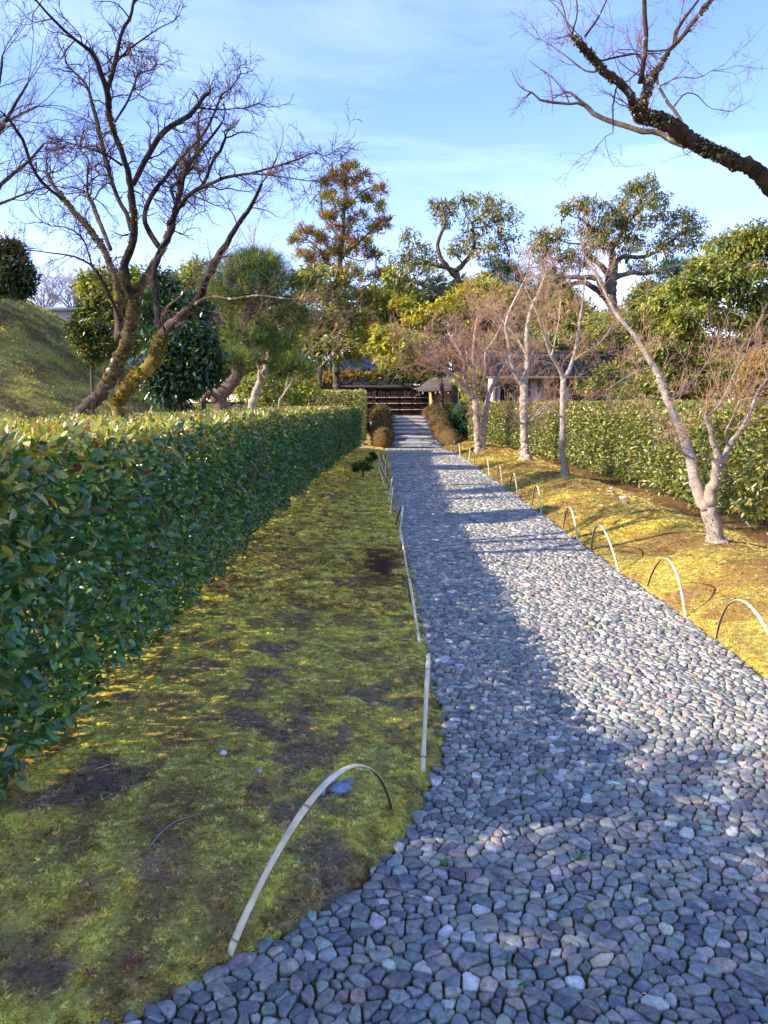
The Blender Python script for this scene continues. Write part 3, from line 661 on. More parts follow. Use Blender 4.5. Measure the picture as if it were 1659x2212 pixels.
build_hedge('clipped_hedge', 'taller clipped hedge block beyond the long left hedge, beside the dark fence', [(-.30, 27.4), (-.32, 30.0)], 6.0, 1.98, .05, .09, 700, TOP[:3] + SIDE[3:5], TOP, ends=(True, True), near_full=0)
build_hedge('clipped_hedge', 'small clipped hedge with golden top right of the bridge', [(3.05, 34.0), (3.05, 36.5)], 2.0, 1.48, .05, .10, 600, SIDE, [(.30, .27, .03, 1), (.38, .27, .04, 1), (.2, .2, .03, 1)], sgn=1, near_full=0)

# ------------------------------------------------------------------ traced bare trees
def k1(x, y): return x * .469, y * .469
def k2(x, y): return x * .3968, y * .3968 + 478.8
def k3(x, y): return x * .2886 + 598.5, y * .2886 + 718.2
def k5(x, y): return x * .3507 + 1077.3, y * .3507 + 329.2
def k6(x, y): return x * .3867 + 1017.5, y * .3867 + 718.2
def k7(x, y): return x * .3326 + 1107.2, y * .3326
def ident(x, y): return x, y
KS = {id(k1): .469, id(k2): .3968, id(k3): .2886, id(k5): .3507, id(k6): .3867, id(k7): .3326, id(ident): 1.0}
def traced(name, label, cat, Y0, base, limbs, mats, twig, group=None, fuzz=None):
    """limbs: (part name, conv, [(x,y,r)...], dy0, dy1, material index, twig weight)"""
    root = empty(name, base, label, cat, group); segs = []
    for (pn, kf, pts, d0, d1, mi, tw) in limbs:
        if pn == 'base':   # starts at the ground
            pn = 'trunk'; start = [np.append(np.asarray(base) - [0, 0, .06], pts[0][2] * KS[id(kf)] * Y0 / F_PX * 1.7)]
        else: start = []
        n = len(pts); q = []; rs = twig.get('rs', 1.0)
        for i, (x, y, r) in enumerate(pts):
            Yd = Y0 + d0 + (d1 - d0) * i / max(n - 1, 1); p = P(*kf(x, y), Yd); q.append(np.append(p, r * rs * KS[id(kf)] * Yd / F_PX))
        q = np.array(start + q); mb = MB(); big_ = q[:, 3].max() > .03
        ctr, rr = limb_geo(mb, q[:, :3], q[:, 3], 12 if big_ else 7, .09, .05 if big_ else .07)
        obj(pn, mb.mesh(pn, True), mats[mi], root); segs.append((ctr, rr, tw, mi))
    # twigs
    T = twig; C0, D0, R0 = [], [], []
    for ctr, rr, tw, mi in segs:
        if tw <= 0: continue
        ln = np.linalg.norm(np.diff(ctr, axis=0), axis=1); tot = ln.sum(); n = max(1, int(tot * T['per_m'] * tw)); cum = np.concatenate([[0], np.cumsum(ln)])
        t = tot * (T.get('lo', .25) + (1 - T.get('lo', .25)) * rng.random(n)); i = np.clip(np.searchsorted(cum, t) - 1, 0, len(ctr) - 2)
        d = nrm(ctr[i + 1] - ctr[i]); pr = unit(n); pr = nrm(pr - d * (pr * d).sum(-1, keepdims=True)); C0.append(ctr[i]); D0.append(nrm(d * .55 + pr * .85 + np.array([0, 0, T.get('up', .25)]))); R0.append(np.minimum(rr[i] * .5, T['r']))
        C0.append(ctr[-1:].repeat(3, 0)); D0.append(nrm(d[-1:].repeat(3, 0) + unit(3) * .5)); R0.append(np.full(3, min(rr[-1], T['r'])))
    S, D, R = np.concatenate(C0), np.concatenate(D0), np.concatenate(R0)
    mb = MB(); n = len(S); cl = np.array(T['col'])
    P1, R1 = grow(S, D, T['len'] * rng.uniform(.35, 1.2, n), R, 5, T.get('curl', .26), T.get('bend', .06)); v, f = tubes(P1, R1, 4); mb.add(v, f, cl * .8)
    S, D, R = kids(P1, R1, T['n2'], .85, .12); P2, R2 = grow(S, D, T['len'] * .42 * rng.uniform(.35, 1.2, len(S)), np.maximum(R * .6, T['rmin'] * 1.3), 3, .3, T.get('bend', .06)); v, f = tubes(P2, R2, 3); mb.add(v, f, cl)
    S, D, R = kids(P2, R2, T['n3'], .8, .15); P3, R3 = grow(S, D, T['len'] * .17 * rng.uniform(.4, 1.3, len(S)), np.maximum(R * .6, T['rmin']), 1, .28, .05, .6); v, f = tubes(P3, R3, 3); mb.add(v, f, cl * 1.15)
    o = obj('crown', mb.mesh('crown', True), M_TWIG, root); o['kind'] = 'stuff'
    if fuzz:   # moss and lichen standing proud of the bark
        C0, c0, h0 = [], [], []
        for ctr, rr, tw, mi in segs:
            if rr.max() < fuzz[1]: continue
            n = int(fuzz[0] * np.linalg.norm(np.diff(ctr, axis=0), axis=1).sum() * rr.mean() * 6.28); i = rng.integers(0, len(ctr) - 1, n); fr = rng.random((n, 1)); d = nrm(ctr[i + 1] - ctr[i]); pr = unit(n); pr = nrm(pr - d * (pr * d).sum(-1, keepdims=True))
            p = ctr[i] * (1 - fr) + ctr[i + 1] * fr + pr * (rr[i] * 1.0)[:, None]
            kp = fbm(p[:, 0] * 5 + p[:, 1] * 2, p[:, 2] * 5, 61) > fuzz[3]; C0.append(p[kp]); h0.append(pr[kp]); c0.append(pick(fuzz[2], kp.sum(), .3))
        C0, c0, h0 = map(np.concatenate, (C0, c0, h0)); n = len(C0); sz = fuzz[4]
        v, f, k = leaf_geo(C0 - h0 * sz * .3, nrm(h0 + rng.normal(0, .7, (n, 3))), unit(n), sz * rng.uniform(.5, 1.4, n), sz * .9, False, .1)
        obj('bark_moss', mk('bark_moss', v, f, np.repeat(c0, k, 0)), M_FUZZ, root)['kind'] = 'stuff'
    return root
# --- big mossy maple
b = P(174.6, 899, 7.7); b[0] -= .75; b[2] = float(H(b[0], b[1]))
traced('maple_tree', 'big leafless maple leaning right behind the left hedge, mossy trunk, many dark limbs', 'tree', 7.7, b, [
    ('base', k2, [(440, 1062, 46), (520, 980, 43), (600, 850, 44), (675, 700, 42), (710, 560, 38), (738, 430, 36)], 0, .1, 0, 0),
    ('limb', k2, [(735, 440, 30), (690, 350, 29), (680, 230, 26), (720, 130, 24), (735, 0, 23), (715, -143, 21), (697, -273, 19), (662, -379, 17), (620, -486, 17), (597, -568, 16), (588, -625, 15)], .1, -.3, 2, .25),
    ('limb', k1, [(500, 500, 16), (497, 440, 17), (488, 400, 16), (465, 340, 13), (430, 250, 14), (380, 210, 9), (330, 170, 8), (250, 95, 7), (205, 45, 6), (165, 0, 5), (120, -50, 4)], -.32, -.9, 2, .9),
    ('limb', k1, [(495, 410, 13), (530, 290, 11), (550, 190, 10), (575, 120, 9), (600, 80, 8), (618, 0, 7), (640, -90, 5)], -.33, -.1, 2, .9),
    ('limb', k1, [(530, 290, 6), (590, 230, 5), (660, 180, 4), (730, 130, 3), (800, 100, 2)], -.3, -.5, 2, 1.3),
    ('limb', k1, [(612, 850, 15), (650, 770, 14), (690, 700, 14), (740, 620, 14), (800, 575, 14), (860, 540, 13), (910, 490, 13), (940, 440, 12), (966, 430, 8)], 0, .5, 2, .6),
    ('limb', k1, [(910, 495, 5), (1000, 505, 4), (1080, 500, 3), (1150, 495, 3)], .4, .6, 2, 1.3),
    ('limb', k2, [(650, 650, 30), (640, 450, 26), (628, 320, 22), (560, 150, 20), (470, 20, 18), (378, -84, 16), (313, -166, 13), (254, -261, 11)], .2, .8, 0, .3),
    ('limb', k1, [(320, 950, 10), (270, 905, 8), (200, 845, 9), (150, 770, 9), (110, 660, 9), (75, 600, 8), (40, 550, 6), (0, 510, 4), (-60, 470, 3)], .7, .2, 2, 1.0),
    ('limb', k1, [(510, 1149, 11), (460, 1030, 12), (430, 950, 12), (400, 890, 11)], .3, .9, 0, .6), ('limb', k1, [(405, 890, 5), (402, 800, 5), (410, 740, 4), (370, 690, 3)], .9, 1.1, 2, 1.2),
    ('limb', k1, [(606, 1060, 14), (585, 990, 12), (550, 930, 11), (510, 820, 11), (480, 700, 11), (455, 590, 11), (430, 500, 10), (410, 420, 8), (380, 370, 6), (340, 330, 5), (310, 300, 4)], .2, .9, 2, .9),
    ('limb', k2, [(735, 440, 30), (790, 310, 24), (850, 205, 22), (900, 100, 21), (935, 0, 19)], .1, .1, 0, .2),
    ('limb', k1, [(780, 1035, 17), (810, 975, 13), (880, 890, 12), (960, 850, 9), (1050, 815, 8), (1150, 800, 6), (1250, 772, 5), (1370, 735, 4), (1440, 705, 3), (1500, 720, 2)], .1, -.9, 2, 1.0),
    ('limb', k1, [(1150, 800, 4), (1220, 805, 4), (1350, 822, 3), (1440, 835, 2.5), (1530, 830, 2)], -.5, -1.0, 2, 1.3),
    ('limb', k1, [(740, 1145, 15), (690, 1070, 14), (665, 1000, 13), (700, 900, 12), (760, 820, 11), (800, 770, 10), (860, 700, 8), (920, 640, 7), (980, 540, 6), (1020, 440, 5), (1060, 410, 4), (1110, 340, 3)], .2, 1.2, 2, .9),
    ('limb', k1, [(800, 975, 14), (830, 890, 13), (850, 800, 12), (890, 730, 10), (950, 660, 8), (990, 610, 7), (1022, 565, 5)], .1, .6, 2, .9),
    ('limb', k1, [(900, 880, 9), (940, 840, 9), (975, 750, 8), (1010, 700, 8), (1038, 635, 7)], 0, -.5, 2, .7),
    ('limb', k1, [(815, 960, 9), (790, 870, 9), (830, 830, 8), (900, 750, 6), (915, 640, 6), (914, 520, 5)], .3, 1.4, 2, 1.0),
    ('limb', k1, [(560, 760, 7), (500, 720, 6), (430, 690, 5), (360, 670, 4), (290, 650, 3)], 0, -.8, 2, 1.6),
    ('limb', k1, [(530, 560, 6), (580, 480, 6), (620, 390, 6), (640, 340, 4), (710, 320, 3)], -.1, .6, 2, 1.4),
    ('limb', k2, [(660, 545, 9), (620, 450, 9), (560, 330, 8), (500, 240, 7), (400, 190, 6), (280, 170, 4), (160, 155, 3), (0, 150, 2)], 0, -.8, 2, 1.0),
    ('limb', k2, [(500, 240, 6), (470, 130, 5), (420, 60, 5), (350, 30, 4), (280, 25, 3)], -.3, -.7, 2, 1.3),
], [M_BARK_MOSSY, M_BARK_MOSS2, M_BARK_DARK], dict(rs=.82, per_m=12, len=.42, r=.008, rmin=.0017, n2=6, n3=5, col=(.075, .042, .024), up=.1, lo=.2, curl=.42, bend=.0), fuzz=(2600, .045, [(.25, .19, .02, 3), (.14, .12, .03, 2), (.09, .06, .03, 1)], .5, .022))
b = P(254, 900, 7.2); b[2] = float(H(b[0], b[1]))
traced('maple_tree', 'leafless maple with thick yellow moss on its curved trunk foot, right of the big maple', 'tree', 7.2, b, [
    ('base', k2, [(642, 1050, 30), (655, 965, 32), (705, 895, 36), (780, 820, 36), (848, 720, 35), (880, 620, 34)], 0, .1, 1, 0),
    ('limb', k2, [(880, 625, 33), (960, 540, 27), (1040, 480, 24)], .1, 0, 0, .0),
    ('limb', k2, [(1040, 480, 24), (1090, 400, 20), (1130, 300, 19), (1190, 190, 18), (1250, 90, 15), (1315, -10, 12), (1370, -90, 10), (1424, -208, 8)], 0, -.4, 2, .6),
    ('limb', k2, [(880, 620, 22), (862, 520, 17), (850, 400, 16), (840, 290, 15), (865, 190, 15), (930, 60, 14), (950, -30, 12), (970, -160, 9), (985, -270, 7)], .1, .9, 2, .9),
    ('limb', k2, [(1060, 450, 9), (1110, 420, 8), (1170, 408, 7), (1260, 420, 6), (1400, 402, 5), (1500, 412, 4), (1660, 430, 2)], -.2, -1.2, 0, .8),
    ('limb', k2, [(900, 600, 7), (880, 510, 6), (940, 440, 5), (1000, 390, 4), (1040, 300, 3)], 0, -.6, 0, 1.0),
], [M_BARK_MOSSY, M_BARK_MOSS2, M_BARK_DARK], dict(per_m=6, len=.5, r=.006, rmin=.0011, n2=6, n3=5, col=(.16, .10, .07), up=.15, lo=.25), fuzz=(5200, .068, [(.32, .24, .035, 3), (.24, .19, .035, 2), (.14, .11, .03, 1)], .40, .026))
# --- twiggy tree whose branches enter at the left edge
b = P(-230, 900, 11); b[2] = float(H(b[0], b[1]))
traced('bare_tree', 'slender leafless tree whose fine grey branches reach in at the left frame edge', 'tree', 11, b, [
    ('base', ident, [(-230, 880, 14), (-190, 700, 12), (-150, 560, 10), (-100, 480, 8)], 0, 0, 0, .2),
    ('limb', ident, [(-100, 480, 7), (-40, 450, 5), (0, 400, 4), (60, 350, 3), (95, 310, 2)], 0, .3, 0, 1.2), ('limb', ident, [(-110, 490, 6), (-60, 380, 5), (-10, 300, 4), (30, 230, 3), (60, 180, 2)], 0, -.3, 0, 1.2),
    ('limb', ident, [(-60, 380, 4), (-20, 250, 3), (0, 170, 2.5), (5, 120, 2)], 0, .3, 0, 1.2), ('limb', ident, [(-60, 460, 4), (0, 440, 3), (50, 420, 2), (110, 400, 1.5)], 0, -.5, 0, 1.0),
    ('limb', ident, [(-100, 500, 5), (-50, 400, 4), (-30, 300, 3), (20, 260, 2.5), (80, 230, 2)], 0, .8, 0, 1.2)],
    [M_BARK_DARK], dict(per_m=4, len=.95, r=.007, rmin=.0015, n2=6, n3=4, col=(.13, .09, .08), up=.45, lo=.1))
# --- overhead branch at the right
tp = np.array([3.75, 5.2, 0.0]); tp[2] = float(H(3.75, 5.2))
LOW = lambda: [tuple(np.append(proj(np.array(q))[0:2], 0)) for q in []]
def w7(p, r):   # a world point given as crop point
    a, b_, _ = proj(np.array(p)); return ((a - 1107.2) / .3326, b_ / .3326, r)
traced('maple_tree', 'dark lichened maple whose bough crosses the sky at the top right corner', 'tree', 5.2, tp, [
    ('base', k7, [w7((3.72, 5.2, .9), 70), w7((3.6, 5.2, 1.8), 62), w7((3.35, 5.2, 2.45), 56), (1760, 1290, 52), (1659, 1185, 50), (1560, 1090, 46), (1440, 1050, 44), (1300, 990, 41), (1180, 930, 42), (1100, 870, 48), (1000, 800, 44), (900, 765, 38), (820, 745, 40)], 0, -.5, 0, .02),
    ('limb', k7, [(815, 745, 34), (790, 680, 26), (750, 590, 24), (680, 530, 24), (600, 460, 24), (520, 380, 22), (450, 300, 21), (390, 240, 12)], -.5, -.9, 0, .25),
    ('limb', k7, [(825, 740, 36), (850, 680, 28), (870, 590, 28), (882, 530, 30)], -.5, -.4, 0, .1),
    ('limb', k7, [(830, 545, 18), (850, 430, 15), (868, 280, 15), (865, 150, 14), (855, 0, 13), (845, -160, 9)], -.45, -.6, 0, .45),
    ('limb', k7, [(890, 520, 28), (920, 480, 20), (970, 400, 15), (1030, 310, 14), (1100, 240, 14), (1190, 120, 12), (1290, 0, 11), (1380, -120, 7)], -.4, .1, 1, .4),
    ('limb', k7, [(1050, 290, 13), (1070, 190, 11), (1140, 90, 8), (1210, 0, 7), (1270, -100, 4)], -.2, -.2, 0, .8),
    ('limb', k7, [(1130, 940, 24), (1060, 925, 20), (1000, 890, 17), (930, 855, 17), (830, 850, 17), (740, 820, 16), (640, 790, 15), (530, 740, 15), (470, 690, 13), (400, 620, 8)], -.25, .5, 1, .35),
    ('limb', k7, [(480, 690, 10), (420, 670, 8), (370, 675, 8), (260, 665, 8), (180, 650, 7), (125, 600, 5)], .4, .6, 0, 1.2),
    ('limb', k7, [(1110, 830, 10), (1060, 730, 10), (1000, 650, 9), (950, 560, 8), (925, 500, 7), (880, 430, 5), (800, 350, 5)], -.2, .3, 1, .7),
    ('limb', k7, [(570, 400, 6), (620, 385, 6), (680, 370, 6), (740, 360, 5), (800, 350, 5)], -.6, -.3, 0, 1.0),
    ('limb', k7, [(580, 450, 8), (500, 470, 6), (430, 430, 5), (340, 360, 4), (260, 300, 3), (180, 255, 2)], -.6, -.2, 1, 1.2),
    ('limb', k7, [(385, 235, 7), (400, 170, 5), (420, 100, 4), (420, 30, 4), (400, -40, 3)], -.9, -.8, 0, 1.2), ('limb', k7, [(470, 240, 8), (520, 170, 6), (570, 90, 5), (610, 0, 4), (640, -60, 3)], -.85, -1.1, 0, 1.0),
    ('limb', k7, [(450, 250, 4), (360, 150, 3), (300, 60, 3), (240, 0, 2)], -.85, -.6, 0, 1.2),
    ('limb', k7, [(690, 540, 6), (665, 600, 5), (645, 760, 5), (660, 850, 3), (600, 890, 2)], -.7, -.5, 0, .6),
    ('limb', k7, [(1050, 690, 5), (1120, 610, 4), (1200, 620, 3), (1280, 700, 2), (1390, 720, 2)], 0, .5, 1, 1.2), ('limb', k7, [(960, 560, 4), (1080, 500, 3), (1200, 510, 3), (1290, 460, 2)], 0, -.4, 1, 1.0),
    ('limb', k7, [(860, 330, 6), (960, 330, 5), (1050, 290, 4), (1090, 120, 3), (1110, 20, 2)], -.4, -.1, 1, 1.0),
    ('limb', k7, [(830, 450, 5), (740, 530, 4), (700, 480, 3), (640, 300, 2), (660, 180, 2)], -.4, .1, 1, .9),
], [M_BARK_OVER, M_BARK_MOSSY, M_BARK_DARK], dict(rs=1.0, per_m=5, len=.34, r=.0045, rmin=.0009, n2=5, n3=4, col=(.20, .105, .06), up=.15, lo=.2), fuzz=(6500, .026, [(.10, .06, .02, 4), (.17, .13, .03, 2), (.55, .57, .46, 2.6), (.06, .04, .02, 3)], .44, .016))
# --- pale maples along the right bank
PT = dict(per_m=9, len=.55, r=.006, rmin=.0012, n2=6, n3=5, col=(.42, .25, .15), up=.35, lo=.2)
gb = GH(*k6(1372, 1168))
rtree = 'bare pale maples on the right bank'
Yb = gb[1]
traced('maple_tree', 'nearest bare maple on the right bank, pale trunk forking low into two stems', 'tree', Yb, gb, [
    ('base', k6, [(1368, 1150, 47), (1345, 1060, 43), (1325, 970, 42)], 0, 0, 0, 0),
    ('limb', k6, [(1320, 985, 38), (1265, 880, 32), (1240, 760, 29), (1200, 620, 27), (1150, 500, 23), (1100, 390, 20), (1060, 280, 18), (1020, 190, 17), (960, 90, 14), (900, 0, 12), (820, -90, 10), (760, -200, 8), (700, -320, 6), (650, -400, 4)], 0, .9, 0, .55),
    ('limb', k6, [(1330, 970, 34), (1345, 880, 30), (1370, 800, 28), (1380, 710, 24), (1365, 650, 16), (1345, 580, 15), (1325, 500, 14), (1310, 465, 12)], 0, -.2, 0, .5),
    ('limb', k6, [(1390, 740, 22), (1420, 690, 18), (1450, 620, 15), (1510, 540, 12), (1560, 440, 9), (1600, 340, 8), (1659, 250, 6), (1720, 160, 4)], -.1, .3, 0, .9),
    ('limb', k6, [(1310, 470, 8), (1355, 440, 7), (1400, 380, 6), (1440, 300, 6), (1480, 210, 4), (1540, 110, 3)], -.2, .2, 0, 1.0),
    ('limb', k6, [(1215, 700, 7), (1150, 640, 7), (1120, 570, 6), (1070, 510, 5), (1000, 470, 3)], .2, -.4, 0, 1.2), ('limb', k6, [(1440, 640, 7), (1420, 570, 6), (1460, 480, 5), (1500, 380, 4)], 0, -.5, 0, 1.2),
    ('limb', k6, [(1100, 390, 7), (1180, 330, 5), (1260, 250, 4), (1330, 150, 3)], .4, .9, 0, 1.2), ('limb', k6, [(1020, 190, 7), (930, 220, 5), (850, 260, 4), (760, 320, 3)], .6, .2, 0, 1.2),
], [M_BARK_PALE, M_BARK_MOSSY], dict(PT, len=.6), rtree, fuzz=(900, .05, [(.5, .5, .42, 3), (.3, .25, .1, 1)], .5, .018))
gb = GH(*k6(527, 800)); Yb = gb[1]
traced('maple_tree', 'second bare maple on the right bank, single slim trunk forking near the tiled roof', 'tree', Yb, gb, [
    ('base', k6, [(522, 760, 22), (512, 690, 18), (510, 600, 17), (512, 500, 16), (512, 400, 15), (518, 260, 15)], 0, 0, 0, .15),
    ('limb', k6, [(518, 265, 13), (490, 200, 10), (450, 130, 9), (420, 50, 8), (395, -30, 7), (360, -130, 6), (300, -260, 4)], 0, -.5, 0, 1.0), ('limb', k6, [(518, 265, 13), (545, 215, 11), (570, 150, 9), (590, 60, 8), (605, -40, 7), (620, -150, 5), (640, -300, 3)], 0, .4, 0, 1.0),
    ('limb', k6, [(512, 480, 6), (450, 430, 6), (390, 420, 5), (340, 500, 4)], 0, -.6, 0, 1.0), ('limb', k6, [(570, 160, 5), (640, 110, 5), (720, 60, 4), (790, -40, 3)], .2, .8, 0, 1.3), ('limb', k6, [(450, 130, 5), (470, 40, 4), (490, -60, 4), (500, -180, 3)], -.3, .3, 0, 1.2)],
    [M_BARK_PALE], dict(PT, len=.75, r=.007, rmin=.0016), rtree)
gb = GH(*k6(303, 712)); Yb = gb[1]
traced('maple_tree', 'third bare maple on the right bank, thick straight trunk before the white wall', 'tree', Yb, gb, [
    ('base', k6, [(302, 670, 24), (298, 600, 22), (295, 480, 22), (295, 380, 21), (298, 290, 22)], 0, 0, 0, .1),
    ('limb', k6, [(290, 300, 17), (250, 240, 13), (225, 160, 12), (210, 60, 11), (195, -40, 9), (230, -150, 7), (290, -270, 5), (330, -350, 4)], 0, -.4, 0, 1.0), ('limb', k6, [(300, 290, 18), (312, 200, 14), (315, 100, 13), (312, 0, 12), (330, -110, 9), (380, -230, 7), (420, -330, 4)], 0, .5, 0, .9),
    ('limb', k6, [(290, 520, 6), (260, 490, 5), (245, 470, 4)], 0, -.2, 0, .8), ('limb', k6, [(315, 510, 6), (370, 460, 5), (430, 400, 4), (500, 370, 3)], 0, -.5, 0, 1.2),
    ('limb', k6, [(240, 220, 9), (170, 160, 7), (110, 110, 6), (40, 95, 4)], -.1, -.7, 0, 1.2), ('limb', k6, [(312, 130, 7), (260, 40, 6), (180, -60, 5), (90, -160, 3)], .2, .7, 0, 1.2)],
    [M_BARK_PALE], dict(PT, len=.9, r=.008, rmin=.002), rtree)
gb = GH(1035, 974); Yb = gb[1]
traced('maple_tree', 'farthest bare maple on the right bank, twin trunks, pinkish crown near the bridge', 'tree', Yb, gb, [
    ('base', k3, [(1505, 870, 26), (1500, 760, 25), (1492, 600, 24), (1485, 500, 22)], 0, 0, 0, .1), ('limb', k3, [(1540, 880, 22), (1545, 760, 21), (1555, 640, 20), (1570, 540, 18), (1600, 430, 16), (1655, 330, 13), (1720, 220, 9)], 0, .4, 0, .6),
    ('limb', k3, [(1485, 510, 20), (1400, 410, 15), (1280, 290, 12), (1150, 180, 10), (1050, 110, 7), (960, 50, 5)], 0, -.8, 0, 1.0), ('limb', k3, [(1485, 500, 17), (1478, 380, 14), (1470, 250, 12), (1470, 130, 11), (1480, 0, 8), (1500, -120, 5)], 0, .3, 0, 1.0),
    ('limb', k3, [(1440, 450, 12), (1400, 340, 10), (1400, 220, 8), (1340, 100, 6), (1280, 0, 5)], -.1, .5, 0, 1.1), ('limb', k3, [(1510, 440, 12), (1560, 300, 10), (1560, 160, 9), (1620, 60, 7), (1680, -60, 5)], .1, -.5, 0, 1.1),
    ('limb', k3, [(1280, 290, 6), (1200, 290, 5), (1120, 260, 4), (1030, 230, 3)], -.4, -.8, 0, 1.2), ('limb', k3, [(1600, 430, 8), (1700, 380, 6), (1800, 260, 5), (1900, 200, 3)], .2, 0, 0, 1.2)],
    [M_BARK_PALE], dict(per_m=9, len=1.05, r=.010, rmin=.0028, n2=7, n3=5, col=(.42, .23, .16), up=.25, lo=.15), rtree)
# --- small bare trees beyond the left hedge
b = P(550, 884, 14); b[2] = float(H(b[0], b[1]))
traced('bare_tree', 'small leafless tree with a white barked crooked trunk, between the pine and the tall conifer', 'tree', 14, b, [
    ('base', k2, [(1375, 1040, 22), (1390, 940, 20), (1415, 870, 18), (1445, 810, 17), (1480, 680, 15), (1530, 600, 13)], 0, 0, 0, .2), ('limb', k2, [(1415, 870, 12), (1405, 780, 9), (1330, 690, 8), (1270, 620, 7), (1210, 510, 5), (1150, 470, 3)], 0, -.6, 0, 1.0),
    ('limb', k2, [(1530, 600, 9), (1500, 510, 8), (1490, 420, 7), (1440, 340, 7), (1410, 250, 6), (1400, 190, 4)], 0, .4, 0, 1.2), ('limb', k2, [(1530, 600, 7), (1570, 540, 6), (1640, 560, 5), (1700, 530, 4), (1800, 560, 2)], 0, -.5, 0, 1.2),
    ('limb', k2, [(1500, 520, 6), (1380, 480, 5), (1300, 440, 4), (1200, 420, 3)], 0, .6, 0, 1.2)],
    [M_BARK_PALE], dict(per_m=7, len=.85, r=.008, rmin=.0017, n2=7, n3=4, col=(.40, .26, .12), up=.3, lo=.1))
b = P(604, 876, 15); b[2] = float(H(b[0], b[1]))
traced('bare_sapling', 'pale leafless sapling fanning out above the far end of the left hedge', 'sapling', 15, b, [
    ('base', k3, [(15, 570, 9), (40, 480, 8), (100, 390, 7)], 0, 0, 0, 0), ('limb', k3, [(100, 390, 6), (160, 260, 5), (230, 150, 4), (330, 60, 3), (420, 0, 2)], 0, -.2, 0, .7), ('limb', k3, [(90, 400, 5), (200, 310, 4), (320, 260, 3), (410, 150, 2)], 0, .2, 0, .7),
    ('limb', k3, [(60, 450, 5), (90, 300, 4), (180, 180, 3), (220, 40, 2)], 0, .3, 0, .7), ('limb', k3, [(110, 380, 4), (240, 230, 3), (280, 100, 2.5), (400, 30, 2)], 0, -.4, 0, .7)],
    [M_BARK_PALE], dict(per_m=4, len=.5, r=.005, rmin=.0017, n2=3, n3=3, col=(.45, .27, .13), up=.4, lo=.2))

